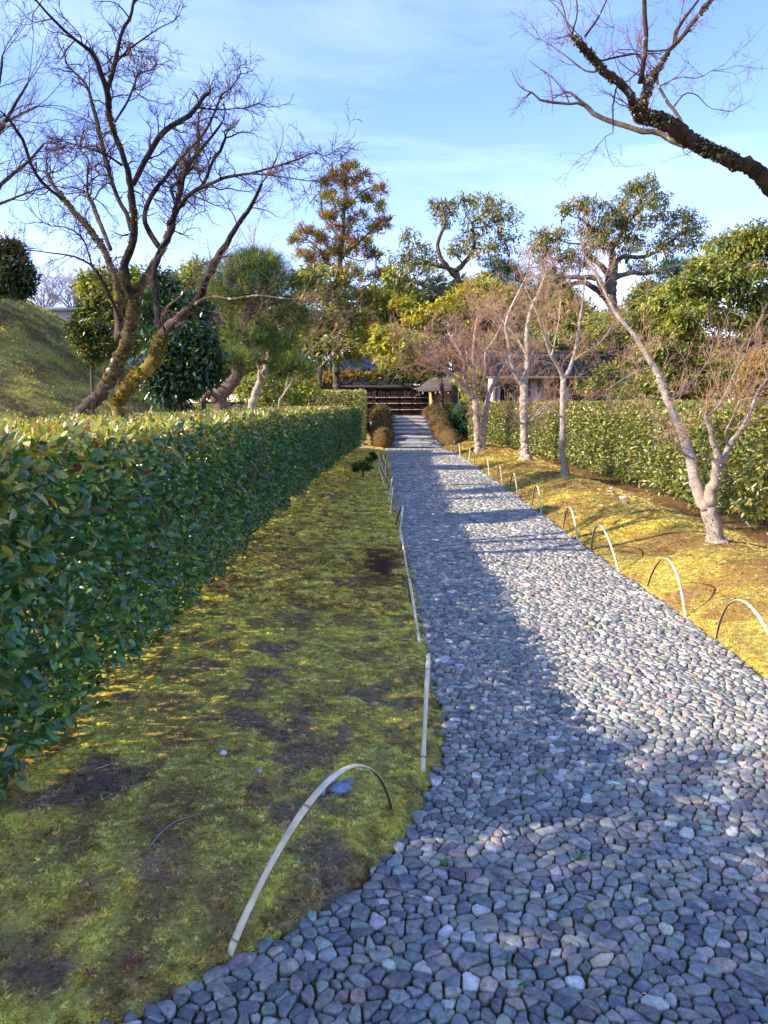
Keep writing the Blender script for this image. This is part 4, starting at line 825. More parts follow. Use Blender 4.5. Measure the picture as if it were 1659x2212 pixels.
# ------------------------------------------------------------------ evergreen trees
def evergreen(name, label, cat, Y, trunk, blobs, lf, dens, pal, leafmat=None, droop=.35, per=10, wr=.36, base=None, bark=None, group=None, limbs=(), flat=.8, kind='leaf', top_pal=None, stem_r=.02, air=1.0):
    """trunk: [(x,y,r)] picture points at distance Y, blobs: (x, y, rx, ry, dy) crown lobes; lf leaf length"""
    bark = bark or M_BARK_OAK; leafmat = leafmat or M_LEAFM
    tp = np.array([np.append(P(x, y, Y), r * Y / F_PX) for x, y, r in trunk])
    if base is None:
        base = tp[0, :3].copy(); base[2] = float(H(base[0], base[1])) - .05
        tp = np.vstack([np.append(base, tp[0, 3] * 1.2), tp])
    root = empty(name, base, label, cat, group)
    mb = MB(); ctr, rr = limb_geo(mb, tp[:, :3], tp[:, 3], 9, .07, .15); obj('trunk', mb.mesh('trunk', True), bark, root)
    for lb_ in limbs:
        q = np.array([np.append(P(x, y, Y + dy), r * Y / F_PX) for x, y, r, dy in lb_]); mb = MB(); limb_geo(mb, q[:, :3], q[:, 3], 7, .08, .15); obj('limb', mb.mesh('limb', True), bark, root)
    allc, allr = [ctr], [rr]
    for lb_ in limbs:
        q = catmull(np.array([np.append(P(x, y, Y + dy), r * Y / F_PX) for x, y, r, dy in lb_]), 14); allc.append(q[:, :3]); allr.append(q[:, 3])
    allc, allr = np.concatenate(allc), np.concatenate(allr)
    CC, OC, SB = [], [], MB(); tc0 = tp[:, :3].mean(0)
    for (x, y, rx, ry, dy) in blobs:
        c = P(x, y, Y + dy); a = rx * Y / F_PX; bz = ry * Y / F_PX
        n = int(dens * 2.3 * air * (a * bz * 3.14 + .3)); u = unit(n); u = u * (rng.random((n, 1)) ** .42); u[:, 2] = np.where((u[:, 2] < 0) & (rng.random(n) < .45), -u[:, 2], u[:, 2])
        q = c + u * [a, a * flat, bz]; lump = 1 + .5 * (fbm(q[:, 0] * 1.3 / a * 2, q[:, 2] * 1.3 / a * 2 + q[:, 1] / a, 71) - .5); q = c + (q - c) * lump[:, None]
        CC.append(q); OC.append(nrm(nrm(u) * [1, 1, .6] + [0, 0, .35]))
        # limb into the lobe, and branchlets to some of its sprays
        i = np.argmin(np.linalg.norm(allc - c, axis=1) + np.clip(allc[:, 2] - c[2] + bz * .3, 0, 99) * 1.5); s0 = allc[i]
        m_ = (s0 + c) / 2 + np.array([0, 0, -.12 * np.linalg.norm(c - s0)]) + rng.normal(0, .2, 3) * a
        r0 = min(allr[i] * .6, stem_r * (1 + a)); limb_geo(SB, [s0, m_, c], [r0, r0 * .7, r0 * .4], 6, .05, .25)
        k = max(4, n // 12); ti = rng.integers(0, n, k); tgt = q[ti]; st = s0 * .12 + c * .88 + rng.normal(0, .18, (k, 3)) * a; md = (st + tgt) / 2 - np.array([0, 0, 1]) * .1 * a + rng.normal(0, .06, (k, 3)) * a
        v, f = tubes(np.stack([st, md, tgt], 1), np.outer(np.full(k, r0 * .3), [1, .65, .3]), 4); SB.add(v, f)
    o = obj('limbs', SB.mesh('limbs', True), bark, root); o['kind'] = 'stuff'
    CC, OC = np.concatenate(CC), np.concatenate(OC); m = len(CC)
    if kind == 'leaf':
        i = np.repeat(np.arange(m), per); n = len(i); off = rng.normal(0, .42, (n, 3)) * lf
        C = CC[i] + off; D = nrm(OC[i] * .5 + rng.normal(0, .55, (n, 3)) + np.array([0, 0, -droop])); Nn = nrm(np.array([0, 0, .8]) + OC[i] * .5 + rng.normal(0, .4, (n, 3)))
        v, f, k = leaf_geo(C, D, Nn, lf * rng.uniform(.65, 1.25, n), lf * wr * rng.uniform(.8, 1.2, n), False, .15)
    else:   # needle sprays
        i = np.repeat(np.arange(m), per); n = len(i); C = CC[i] + rng.normal(0, .30, (n, 3)) * lf; D = nrm(OC[i] * .7 + rng.normal(0, .6, (n, 3)) + np.array([0, 0, .25 - droop])); Nn = unit(n)
        v, f, k = leaf_geo(C, D, Nn, lf * rng.uniform(.6, 1.2, n), lf * wr, False, .05)
    cl = pick(pal, m, .22)
    if top_pal is not None:
        tsel = rng.random(m) < .6; cl = np.where(tsel[:, None], pick(top_pal, m, .2), cl)
    cl = np.repeat(cl, per, 0) * rng.uniform(.78, 1.22, (n, 1)); obj('crown', mk('crown', v, f, np.clip(np.repeat(cl, k, 0), 0, 1), False), leafmat, root)['kind'] = 'stuff'
    return root
YG = [(.35, .36, .055, 4), (.24, .28, .055, 3), (.47, .43, .07, 2), (.11, .15, .045, 2)]
OL = [(.21, .235, .065, 4), (.13, .165, .055, 4), (.34, .31, .075, 2), (.38, .29, .08, .7)]
OK_ = [(.25, .245, .07, 4), (.16, .175, .06, 3), (.42, .33, .09, 2), (.09, .115, .045, 2)]
DK = [(.04, .09, .04, 4), (.055, .12, .05, 3), (.03, .06, .035, 2), (.13, .2, .06, .8)]
PN = [(.11, .18, .055, 3), (.20, .27, .06, 3), (.32, .34, .07, 2), (.05, .09, .045, 2)]
CD = [(.34, .15, .045, 4), (.38, .22, .055, 3), (.15, .10, .045, 2.5), (.27, .23, .06, 2), (.10, .11, .05, 2.5)]
# dark camellia behind the mossy maple
evergreen('camellia_bush', 'dark glossy round camellia between the yellow mossed trunk and the pine trunk', 'bush', 9.6, [(395, 880, 7), (390, 800, 6), (385, 720, 4)],
          [(395, 760, 72, 70, 0), (345, 700, 45, 60, .2), (430, 790, 48, 62, -.1), (370, 830, 62, 48, -.1), (400, 680, 52, 42, .3), (350, 640, 30, 40, .4)], .10, 260, DK, M_LEAF, .25, 9, .42, stem_r=.012)
evergreen('evergreen_bush', 'dark evergreen bush on top of the mound at the left frame edge', 'bush', 17, [(-10, 660, 6), (-10, 600, 5)], [(0, 585, 52, 50, 0), (30, 600, 42, 38, -.2), (-30, 560, 50, 50, .3), (20, 548, 30, 26, 0), (45, 620, 25, 20, 0)], .11, 260, [(.05, .075, .03, 4), (.03, .05, .025, 3), (.12, .13, .04, 1)], M_LEAF, .1, 9, .4, stem_r=.012)
evergreen('evergreen_shrub', 'small open shrub with yellow tipped leaves on the mound, left of the big maple trunk', 'shrub', 13.0, [(198, 815, 3), (200, 760, 2.5)], [(180, 730, 24, 24, 0), (215, 725, 22, 22, .1), (200, 765, 26, 22, 0), (230, 750, 16, 20, 0), (165, 710, 14, 10, 0)], .085, 210, [(.10, .12, .025, 3), (.22, .2, .03, 2), (.04, .07, .025, 2)], M_LEAF, .1, 8, .4, stem_r=.012,
          limbs=[[(198, 810, 2, 0), (175, 770, 1.5, 0), (160, 740, 1, 0)], [(198, 800, 2, 0), (225, 770, 1.5, 0), (235, 740, 1, 0)]])
evergreen('broadleaf_tree', 'olive green broadleaf tree filling the gap behind the two mossy maples', 'tree', 17, [(260, 860, 9), (262, 740, 8), (270, 660, 6)], [(235, 640, 62, 62, 0), (290, 640, 60, 60, .4), (210, 700, 50, 60, 0), (340, 660, 60, 55, .2), (285, 720, 70, 60, .3), (400, 640, 45, 50, 0), (430, 720, 50, 60, .4)], .15, 60, YG[1:] + OL[:2], None, .2, 9, .42)
evergreen('pine_tree', 'broad green pine with a leaning reddish trunk behind the left hedge', 'tree', 13, [(478, 885, 16), (472, 855, 17), (500, 830, 13), (518, 800, 13), (527, 770, 12), (530, 700, 8), (545, 630, 6)],
          [(540, 590, 92, 34, 0), (500, 610, 55, 26, -.4), (600, 620, 52, 28, .2), (480, 650, 52, 22, 0), (570, 660, 72, 30, .4), (520, 730, 60, 22, 0), (600, 750, 52, 22, .2), (500, 780, 55, 18, -.3), (630, 800, 52, 22, 0), (560, 570, 40, 22, 0), (640, 690, 38, 22, .3)], .15, 80, PN, M_NEEDLE, .0, 26, .045, bark=M_BARK_PINE, kind='needle',
          limbs=[[(530, 720, 6, 0), (480, 700, 5, -.2), (440, 660, 3, -.3)], [(530, 680, 6, 0), (580, 660, 4, .2), (630, 640, 3, .2)], [(520, 790, 5, 0), (560, 780, 5, .2), (620, 800, 3, .2)], [(478, 858, 6, 0), (450, 850, 5, -.2), (435, 870, 3, -.2)]])
# tall conifer
bl = []
for (x, y, r) in [(755, 368, 18), (725, 385, 16), (785, 385, 14), (820, 415, 12), (700, 400, 12), (755, 405, 20), (715, 430, 18), (790, 435, 16), (745, 450, 20), (825, 450, 12), (705, 470, 16), (775, 480, 20), (810, 500, 14), (735, 500, 24), (660, 505, 18), (690, 520, 22), (830, 485, 14), (780, 525, 22), (640, 520, 10), (740, 545, 34), (690, 565, 32), (655, 555, 16), (800, 555, 22), (670, 600, 30), (760, 600, 36), (710, 640, 38), (820, 600, 26), (660, 650, 26), (790, 650, 34), (740, 690, 40), (690, 720, 40), (850, 640, 20), (800, 715, 34)]:
    bl.append((x, y, r, r * .72, random.uniform(-1, 1)))
evergreen('cedar_tree', 'tall open crowned conifer with rusty orange and green tufts, left of the bridge', 'tree', 38, [(726, 840, 8), (727, 760, 8), (730, 640, 7), (738, 520, 5), (750, 380, 2)], bl, .30, 20, CD + YG[:1], M_NEEDLE, -.1, 26, .16, air=.46, bark=M_BARK_OAK, kind='needle', stem_r=.03,
          limbs=[[(738, 520, 3, 0), (700, 470, 2, .5), (690, 420, 1.5, .5), (668, 440, 1, .5)], [(735, 560, 3, 0), (790, 510, 2, -.5), (830, 470, 1.2, -.5)], [(732, 600, 3, 0), (690, 540, 2, .5), (640, 500, 1, .5)], [(745, 450, 2, 0), (790, 410, 1.5, 0), (825, 405, 1, 0)]])
evergreen('broadleaf_tree', 'yellow green broadleaf tree in front of the tall conifer trunk', 'tree', 34, [(690, 840, 5), (692, 760, 5), (700, 680, 4)], [(700, 600, 55, 26, 0), (650, 620, 35, 22, 0), (730, 640, 60, 28, .8), (680, 690, 62, 30, 0), (745, 700, 50, 28, .5), (700, 750, 62, 32, 0), (660, 760, 40, 32, .5), (760, 760, 45, 26, 0), (820, 650, 46, 26, .5), (855, 600, 30, 20, 0)], .30, 9, YG[1:] + OL, None, .3, 10, .42)
evergreen('oak_tree', 'open crowned evergreen oak against the sky behind the bridge, with dark crooked limbs', 'tree', 36, [(985, 760, 9), (985, 690, 8), (990, 630, 8), (985, 590, 7)],
          [(960, 450, 30, 22, 0), (1000, 440, 34, 24, .5), (1050, 445, 44, 26, 0), (1085, 470, 36, 32, -.5), (1040, 490, 50, 30, 0), (1090, 520, 34, 30, .5), (1020, 530, 42, 24, 0), (1060, 550, 42, 22, -.5), (960, 470, 22, 20, 0), (880, 515, 24, 18, 0), (910, 540, 28, 18, .5), (870, 560, 42, 22, 0), (930, 570, 34, 20, 0), (980, 545, 26, 16, 0), (900, 590, 45, 24, -.5), (940, 610, 30, 18, 0), (940, 440, 12, 10, 0)], .21, 14, OK_, None, .55, 11, .34, air=.6, stem_r=.035,
          limbs=[[(988, 600, 6, 0), (960, 570, 5, -.5), (945, 530, 4, -.5), (962, 480, 3, -.5), (955, 450, 2, -.5)], [(985, 585, 6, 0), (1010, 560, 5, .5), (1025, 530, 4, .5), (1020, 480, 3, .5)], [(990, 625, 6, 0), (1040, 600, 5, -.5), (1080, 575, 3, -.5)], [(985, 585, 5, 0), (930, 570, 4, .5), (880, 570, 3, .5)], [(980, 660, 6, 0), (950, 630, 5, -.5), (900, 610, 4, -.5), (870, 600, 3, -.5)]])
evergreen('broadleaf_tree', 'bright yellow green layered tree overhanging the dark fence behind the bridge', 'tree', 33, [(955, 860, 5), (950, 800, 5), (960, 740, 5)],
          [(900, 690, 45, 16, 0), (950, 675, 55, 18, 0), (840, 720, 45, 18, 0), (880, 740, 55, 18, -.5), (960, 720, 55, 18, .5), (820, 750, 38, 16, 0), (1000, 650, 55, 24, .5), (1040, 620, 45, 20, .5), (850, 780, 45, 14, -.5), (930, 770, 52, 16, 0), (900, 800, 34, 12, 0), (1060, 660, 45, 22, 0), (870, 660, 30, 14, .5), (1090, 640, 40, 22, .5)], .24, 17, YG[:3], None, .3, 10, .42, top_pal=[(.42, .36, .03, 1), (.32, .29, .03, 1)])
evergreen('broadleaf_tree', 'dark green broadleaf tree behind the layered yellow tree', 'tree', 42, [(960, 860, 8), (955, 760, 8), (950, 700, 5)], [(940, 650, 60, 40, 0), (1000, 680, 60, 50, 1), (900, 690, 60, 50, 0), (1060, 690, 60, 50, 0), (880, 760, 70, 50, 1), (970, 770, 80, 50, 0), (1070, 760, 70, 60, 0), (830, 680, 50, 40, 0)], .32, 7, [(.05, .075, .03, 4), (.08, .10, .03, 3), (.16, .16, .04, 1)], None, .3, 10, .42)
evergreen('pine_tree', 'small rounded dark green pine top left of the big oak', 'tree', 44, [(1095, 800, 5), (1092, 700, 4), (1090, 620, 3)], [(1085, 580, 32, 16, 0), (1105, 592, 34, 14, 0), (1070, 600, 22, 10, 0), (1130, 606, 22, 10, 0), (1090, 640, 45, 30, 0)], .34, 14, [(.03, .085, .045, 3), (.05, .11, .04, 2)], M_NEEDLE, .0, 22, .09, bark=M_BARK_PINE, kind='needle')
evergreen('pine_tree', 'dark pine tips showing between the big oak and the right hand oaks', 'tree', 44, [(1455, 800, 5), (1450, 700, 4), (1448, 620, 3)], [(1462, 575, 34, 14, 0), (1440, 596, 28, 12, 0), (1480, 600, 34, 16, 0), (1450, 650, 45, 30, 0)], .34, 14, [(.03, .085, .045, 3), (.06, .11, .04, 2)], M_NEEDLE, .0, 22, .09, bark=M_BARK_PINE, kind='needle')
evergreen('oak_tree', 'largest evergreen oak right of centre, thick forked trunk, airy crown against the sky', 'tree', 34, [(1326, 860, 13), (1324, 740, 12), (1322, 665, 11), (1318, 620, 13), (1322, 590, 11), (1325, 560, 8), (1318, 520, 5)],
          [(1390, 405, 34, 26, 0), (1355, 420, 30, 26, .4), (1415, 430, 28, 24, 0), (1385, 445, 40, 26, -.4), (1265, 445, 44, 22, 0), (1225, 455, 28, 16, .3), (1300, 470, 42, 26, 0), (1340, 480, 46, 30, .4), (1280, 500, 44, 26, 0), (1370, 490, 40, 28, 0), (1300, 530, 44, 26, -.4), (1360, 535, 44, 26, .4), (1440, 470, 26, 18, 0), (1475, 470, 34, 20, 0), (1505, 490, 26, 20, .3), (1460, 510, 44, 22, 0), (1500, 525, 30, 18, 0), (1430, 540, 40, 20, 0), (1170, 520, 34, 26, 0), (1200, 515, 34, 24, .3), (1160, 550, 34, 24, 0), (1210, 560, 45, 26, 0), (1250, 560, 36, 24, -.3), (1190, 590, 40, 18, 0), (1400, 575, 45, 16, 0)], .20, 20, OK_, None, .6, 11, .32, air=.6, stem_r=.045,
          limbs=[[(1322, 640, 9, 0), (1300, 615, 7, -.3), (1285, 600, 6, -.3), (1250, 600, 5, -.3), (1200, 600, 3, -.3), (1190, 640, 2, -.3)], [(1322, 610, 8, 0), (1305, 580, 6, .3), (1280, 560, 5, .3), (1265, 545, 4, .3), (1260, 520, 3, .3)], [(1325, 600, 7, 0), (1360, 590, 5, -.3), (1400, 590, 4, -.3), (1440, 580, 3, -.3), (1470, 575, 2, -.3)], [(1324, 580, 7, 0), (1345, 555, 5, .3), (1390, 555, 4, .3), (1440, 530, 3, .3), (1475, 500, 2, .3)], [(1320, 660, 8, 0), (1300, 635, 7, .3), (1260, 610, 5, .3), (1215, 620, 4, .3), (1180, 630, 3, .3)], [(1322, 540, 5, 0), (1350, 490, 4, 0), (1380, 450, 3, 0), (1390, 410, 2, 0)], [(1318, 530, 5, 0), (1290, 500, 4, 0), (1250, 470, 2, 0)]])
evergreen('oak_tree', 'dense evergreen oak filling the right edge above the hedge, dark limbs showing', 'tree', 17.001, [(1640, 860, 16), (1630, 760, 15), (1640, 690, 12), (1655, 620, 10)],
          [(1640, 530, 70, 44, 0), (1580, 540, 55, 34, .3), (1700, 540, 80, 60, 0), (1530, 580, 50, 30, 0), (1600, 600, 70, 30, -.3), (1540, 640, 60, 28, .3), (1480, 620, 40, 24, 0), (1640, 650, 60, 30, 0), (1500, 680, 55, 28, -.3), (1580, 700, 60, 26, 0), (1660, 710, 50, 34, .3), (1450, 660, 34, 22, 0), (1460, 720, 50, 26, 0), (1550, 750, 50, 22, 0)], .135, 60, OL + YG[:2], None, .45, 10, .38, stem_r=.03,
          limbs=[[(1640, 700, 9, 0), (1600, 690, 6, -.2), (1560, 670, 5, -.2), (1500, 650, 3, -.2)], [(1650, 640, 8, 0), (1600, 610, 6, .2), (1540, 600, 4, .2)], [(1632, 770, 9, 0), (1590, 740, 6, 0), (1540, 735, 4, 0), (1480, 735, 3, 0)]])
evergreen('broadleaf_tree', 'yellow green evergreen behind the nearest right hand maple', 'tree', 19, [(1440, 880, 7), (1445, 800, 6), (1440, 740, 5)],
          [(1420, 760, 55, 26, 0), (1480, 780, 55, 28, .2), (1440, 820, 60, 30, 0), (1380, 700, 45, 26, .3), (1530, 820, 55, 36, 0), (1590, 810, 55, 40, .3), (1400, 850, 70, 26, 0), (1500, 860, 60, 24, 0), (1640, 840, 40, 40, 0), (1420, 650, 40, 22, .2)], .15, 42, OL + YG, None, .35, 9, .4)
evergreen('yellowing_shrub', 'yellow and orange leaved shrub at the right frame edge above the hedge', 'shrub', 12, [(1640, 880, 4), (1640, 800, 3)], [(1645, 790, 30, 30, 0), (1620, 820, 26, 24, 0), (1655, 840, 30, 26, 0)], .085, 200, [(.42, .24, .04, 3), (.36, .28, .05, 2), (.3, .12, .03, 1), (.14, .14, .03, 2)], M_LEAFM, .3, 8, .4, stem_r=.012)
evergreen('broadleaf_shrub', 'yellow olive shrub mass hiding the right half of the white house', 'shrub', 23, [(1400, 880, 3), (1400, 850, 3)], [(1330, 850, 40, 32, 0), (1380, 830, 50, 34, .3), (1450, 840, 60, 40, 0), (1530, 840, 60, 42, .3), (1600, 830, 50, 46, 0), (1420, 800, 34, 14, 0), (1480, 790, 50, 30, 0), (1305, 800, 24, 10, 0), (1262, 845, 22, 14, 0), (1290, 830, 22, 12, -.2)], .13, 34, OL + YG, None, .3, 9, .4)
evergreen('broadleaf_shrub', 'dark shaded shrub between the bridge and the end of the right hedge', 'shrub', 30.5, [(1015, 930, 3), (1012, 905, 2)], [(1010, 900, 36, 30, 0), (985, 915, 26, 26, 0), (1045, 890, 36, 36, .3), (1020, 930, 40, 22, -.3)], .14, 34, DK, None, .3, 9, .4)
evergreen('broadleaf_shrub', 'drooping yellow branches hanging over the ochre gatehouse wall', 'shrub', 31, [(1000, 930, 3), (990, 850, 2)], [(1010, 822, 34, 16, 0), (1030, 860, 34, 22, 0), (1040, 810, 30, 24, 0)], .17, 34, YG[:3], None, .5, 9, .4)
evergreen('broadleaf_shrub', 'rust tinged shrub on top of the fence line, under the tiled roof', 'shrub', 42.5, [(760, 850, 3), (760, 825, 2)], [(730, 815, 24, 14, 0), (765, 812, 26, 14, 0), (800, 818, 26, 14, 0), (700, 822, 26, 12, 0)], .2, 22, CD[:3] + YG[1:], None, .3, 9, .4)
evergreen('broadleaf_shrub', 'dark green leafy mass over the fence, right of the tiled roof', 'shrub', 43, [(870, 850, 3), (870, 825, 2)], [(840, 810, 30, 20, 0), (880, 800, 40, 30, 0), (930, 805, 40, 28, 0), (905, 820, 50, 16, 0)], .22, 18, [(.08, .12, .045, 3), (.13, .17, .05, 2), (.3, .3, .06, .6)], None, .3, 9, .4)
evergreen('broadleaf_tree', 'pale yellow green tree seen between the maples and the green pine', 'tree', 22, [(440, 870, 5), (440, 760, 4)], [(440, 640, 44, 46, 0), (470, 700, 50, 50, .3), (420, 590, 30, 26, 0), (420, 720, 50, 60, 0), (560, 840, 60, 30, 0), (640, 850, 60, 26, .3)], .15, 32, YG + PN[1:3], None, .2, 9, .4)
evergreen('broadleaf_tree', 'yellow olive tree hiding the foot of the big oak and the upper house roof', 'tree', 26.5, [(1390, 880, 5), (1385, 780, 5), (1370, 730, 4)], [(1290, 722, 42, 20, 0), (1340, 708, 46, 24, 0), (1235, 735, 32, 14, 0), (1395, 725, 44, 28, .3), (1350, 745, 50, 20, 0), (1440, 760, 50, 34, 0), (1300, 690, 30, 12, .4), (1180, 738, 26, 10, 0), (1420, 690, 40, 24, .4), (1345, 790, 26, 16, 0), (1250, 765, 20, 8, 0)], .15, 34, YG + OL, None, .35, 10, .4)
evergreen('broadleaf_tree', 'dark leafy tree over the left end of the tiled house roof', 'tree', 31.5, [(1120, 880, 4), (1120, 800, 4), (1118, 760, 3)], [(1110, 742, 40, 18, 0), (1150, 735, 36, 16, .3), (1070, 750, 34, 24, 0), (1050, 790, 26, 24, .3)], .18, 26, OL + DK[:1], None, .35, 10, .4)
# background belt
for i, (x, y, rx, ry, Y, pal, lb) in enumerate([
        (620, 720, 60, 60, 46, OL, 'olive tree behind the pine, left of the tall conifer'), (560, 780, 60, 50, 40, PN, 'green tree low behind the small white barked tree'), (480, 760, 50, 60, 38, OL, 'olive tree showing between the camellia and the pine'),
        (800, 770, 50, 50, 58, OL, 'dull green tree over the tiled roof beyond the fence'), (1130, 690, 50, 60, 50, OL, 'olive tree behind the twin trunk maple'), (1210, 700, 55, 60, 36, YG, 'yellow olive tree above the house roof, behind the bare maples'), (1290, 740, 50, 50, 48, OL, 'olive tree behind the house ridge'),
        (1180, 640, 36, 30, 46, OL, 'small dark crown low against the sky, left of the big oak trunk'), (1260, 690, 30, 30, 52, YG, 'yellowish crown seen beneath the big oak limbs'), (1560, 800, 70, 60, 30, OL, 'dense olive tree behind the right hedge'), (1390, 740, 60, 60, 34, DK, 'deep green tree behind the oak trunks right of the house'),
        (800, 700, 60, 40, 52, OL, 'hazy olive tree left of the open crowned oak trunk'), (1000, 640, 50, 34, 54, DK, 'deep green crown just below the open crowned oak'), (1240, 730, 60, 40, 42, OL, 'olive crown above the house ridge between the second and third maples'), (1350, 800, 60, 50, 36, OL, 'olive tree beside the right end of the house'), (1200, 640, 40, 34, 44, OL, 'olive crown behind the third maple tips'), (1400, 640, 40, 30, 50, OL, 'far olive crown right of the big oak trunk'), (520, 700, 60, 60, 44, OL, 'olive tree behind the pine crown'), (1480, 760, 60, 50, 32, YG, 'yellow green crown low on the right behind the maple twigs'),
        (860, 650, 60, 34, 48, OL, 'olive tree filling the skyline between the conifer and the open crowned oak'), (1060, 700, 60, 50, 46, YG, 'yellow green tree directly behind the twin trunk maple crown'), (1140, 760, 60, 50, 40, OL, 'olive tree behind the left end of the house roof'), (1330, 720, 60, 50, 40, YG, 'yellow olive tree behind the trunk of the big oak'), (1420, 690, 50, 44, 44, OL, 'olive tree between the big oak trunk and the right hand oaks'),
        (1650, 760, 60, 70, 26, OL, 'dark olive tree at the right edge behind the oak'), (660, 820, 60, 40, 44, OL, 'low olive tree behind the far hedge block'), (1030, 830, 60, 36, 44, DK, 'dark tree right of the thatched gate roof'), (730, 810, 40, 34, 52, YG, 'low yellow green tree left of the fence top')]):
    bb = [(x, y, rx, ry, 0), (x - rx * .6, y + ry * .3, rx * .6, ry * .6, .5), (x + rx * .6, y + ry * .25, rx * .6, ry * .6, -.5), (x + rx * .1, y - ry * .5, rx * .6, ry * .6, 0), (x - rx * .3, y + ry * .7, rx * .8, ry * .7, 0)]
    evergreen('broadleaf_tree', lb, 'tree', Y, [(x, 868, 4 + 100 / Y), (x + 3, y + ry * .5, 3 + 80 / Y)], bb, .006 * Y + .05, 5200 / Y ** 1.6, pal, None, .3, 9, .42, group='trees beyond the garden')

# ------------------------------------------------------------------ bridge
def bz(y): return 1.02 * (1 - ((y - 32.2) / 5.4) ** 2)
bxl, bxr = P(849, 960, 27.2)[0], P(938, 960, 27.2)[0]
br = empty('earth_bridge', ((bxl + bxr) / 2, 27, 0), 'arched earthen bridge with log steps and shaggy moss rolls ending the path', 'bridge')
ys = np.linspace(26.9, 37.5, 54); zt = np.maximum(bz(ys), -.02)
V = []; F = []
for y, z in zip(ys, zt):
    zb = min(z - .22, z * .72 - .1) if 28.4 < y < 36 else -1.2
    V += [(bxl - .38, y, z - .04), (bxl, y, z), ((bxl + bxr) / 2, y, z + .02), (bxr, y, z), (bxr + .38, y, z - .04), (bxr + .3, y, zb), (bxl - .3, y, zb)]
for i in range(len(ys) - 1):
    for k in range(7): F.append([i * 7 + k, i * 7 + (k + 1) % 7, (i + 1) * 7 + (k + 1) % 7, (i + 1) * 7 + k])
mb = MB(); mb.add(V, np.array(F), (.30, .31, .33)); M_GRAVEL = mat('grey_gravel', .9, noise=(60, .6, 1.4), bump=(60, .8, .03)); obj('gravel_deck', mb.mesh('gravel_deck', True), M_GRAVEL, br)
n = 5200; y = rng.uniform(26.9, 37, n); x = rng.uniform(bxl, bxr, n); z = np.maximum(bz(y), -.02) + .02
V_, F_, C_ = blades(np.column_stack([x, y, z - .01]), np.full(n, .022), .05, pick(STONES, n, .2) * 1.25, 3, 1.2); obj('deck_gravel', mk('deck_gravel', V_, F_, np.clip(C_, 0, 1)), M_STONE, br)['kind'] = 'stuff'
for k, yk in enumerate([27.15, 27.62, 28.1, 28.62, 29.15, 29.75, 30.4]):
    zc = float(max(bz(yk), 0)) + .055 - (.03 if k == 0 else 0); m = MB(); xa = bxl - .05 + .02 * k * .3; xb = bxr + .05 - .02 * k * .3
    q = np.array([[xa, yk, zc], [(xa + xb) / 2, yk + .02, zc + .012], [xb, yk, zc]]); limb_geo(m, q, [.065, .068, .062], 10, .04, .2, (.42, .36, .29)); obj('step_log', m.mesh('step_log', True), M_WOOD, br)
FZ = [(.10, .075, .038, 4), (.15, .105, .045, 2.5), (.06, .045, .026, 3), (.14, .14, .045, 3)]
for sg, x0 in ((-1, bxl - .36), (1, bxr + .36)):
    m = MB(); yy_ = np.linspace(26.85, 37.3, 22); zz_ = np.maximum(bz(yy_), -.05) + .06; wd = np.full(22, .34); wd[0] = .28
    xo = x0 + sg * np.clip((28.2 - yy_) / 1.4, 0, 1) ** 1.5 * (.45 if sg > 0 else .05)
    ctr, rr = limb_geo(m, np.column_stack([xo, yy_, zz_]), wd, 12, .09, .14, (.14, .08, .03)); obj('moss_edge', m.mesh('moss_edge', True), M_FUZZ, br)
    n = 11000; i = rng.integers(0, len(ctr), n); a = rng.uniform(0, 2 * np.pi, n); dr_ = np.column_stack([np.cos(a), rng.normal(0, .25, n), np.sin(a)]); p = ctr[i] + rng.normal(0, .04, (n, 3)) + nrm(dr_) * rr[i][:, None] * (.95 + .3 * (fbm(ctr[i][:, 1] * 2.4, a * 1.2, 81) - .5))[:, None]
    v, f, k = leaf_geo(p, nrm(dr_ + rng.normal(0, .4, (n, 3)) + [0, 0, -.35]), unit(n), rng.uniform(.05, .11, n), .022, False, .1)
    obj('moss_shag', mk('moss_shag', v, f, np.repeat(pick(FZ, n, .25), k, 0)), M_FUZZ, br)['kind'] = 'stuff'
# timber beam ends and curved edge log of the bridge, left side
m = MB(); yy_ = np.linspace(27.6, 36.8, 14); limb_geo(m, np.column_stack([np.full(14, bxl - .72), yy_, bz(yy_) - .26]), np.full(14, .09), 8, .04, .3, (.50, .42, .33)); obj('edge_log', m.mesh('edge_log', True), M_WOOD, br)
for yk in (29.2, 35.0):
    m = MB(); box(m, ((bxl + bxr) / 2, yk, .22), (2.6, .22, .2), (.45, .35, .28)); obj('cross_beam', m.mesh('cross_beam'), M_WOOD, br)
    for xk in (bxl - .3, bxr + .3):
        m = MB(); limb_geo(m, [[xk, yk, -1.1], [xk, yk, .12]], [.1, .09], 8, .03, .3, (.2, .15, .12)); obj('bridge_post', m.mesh('bridge_post', True), M_WOOD, br)
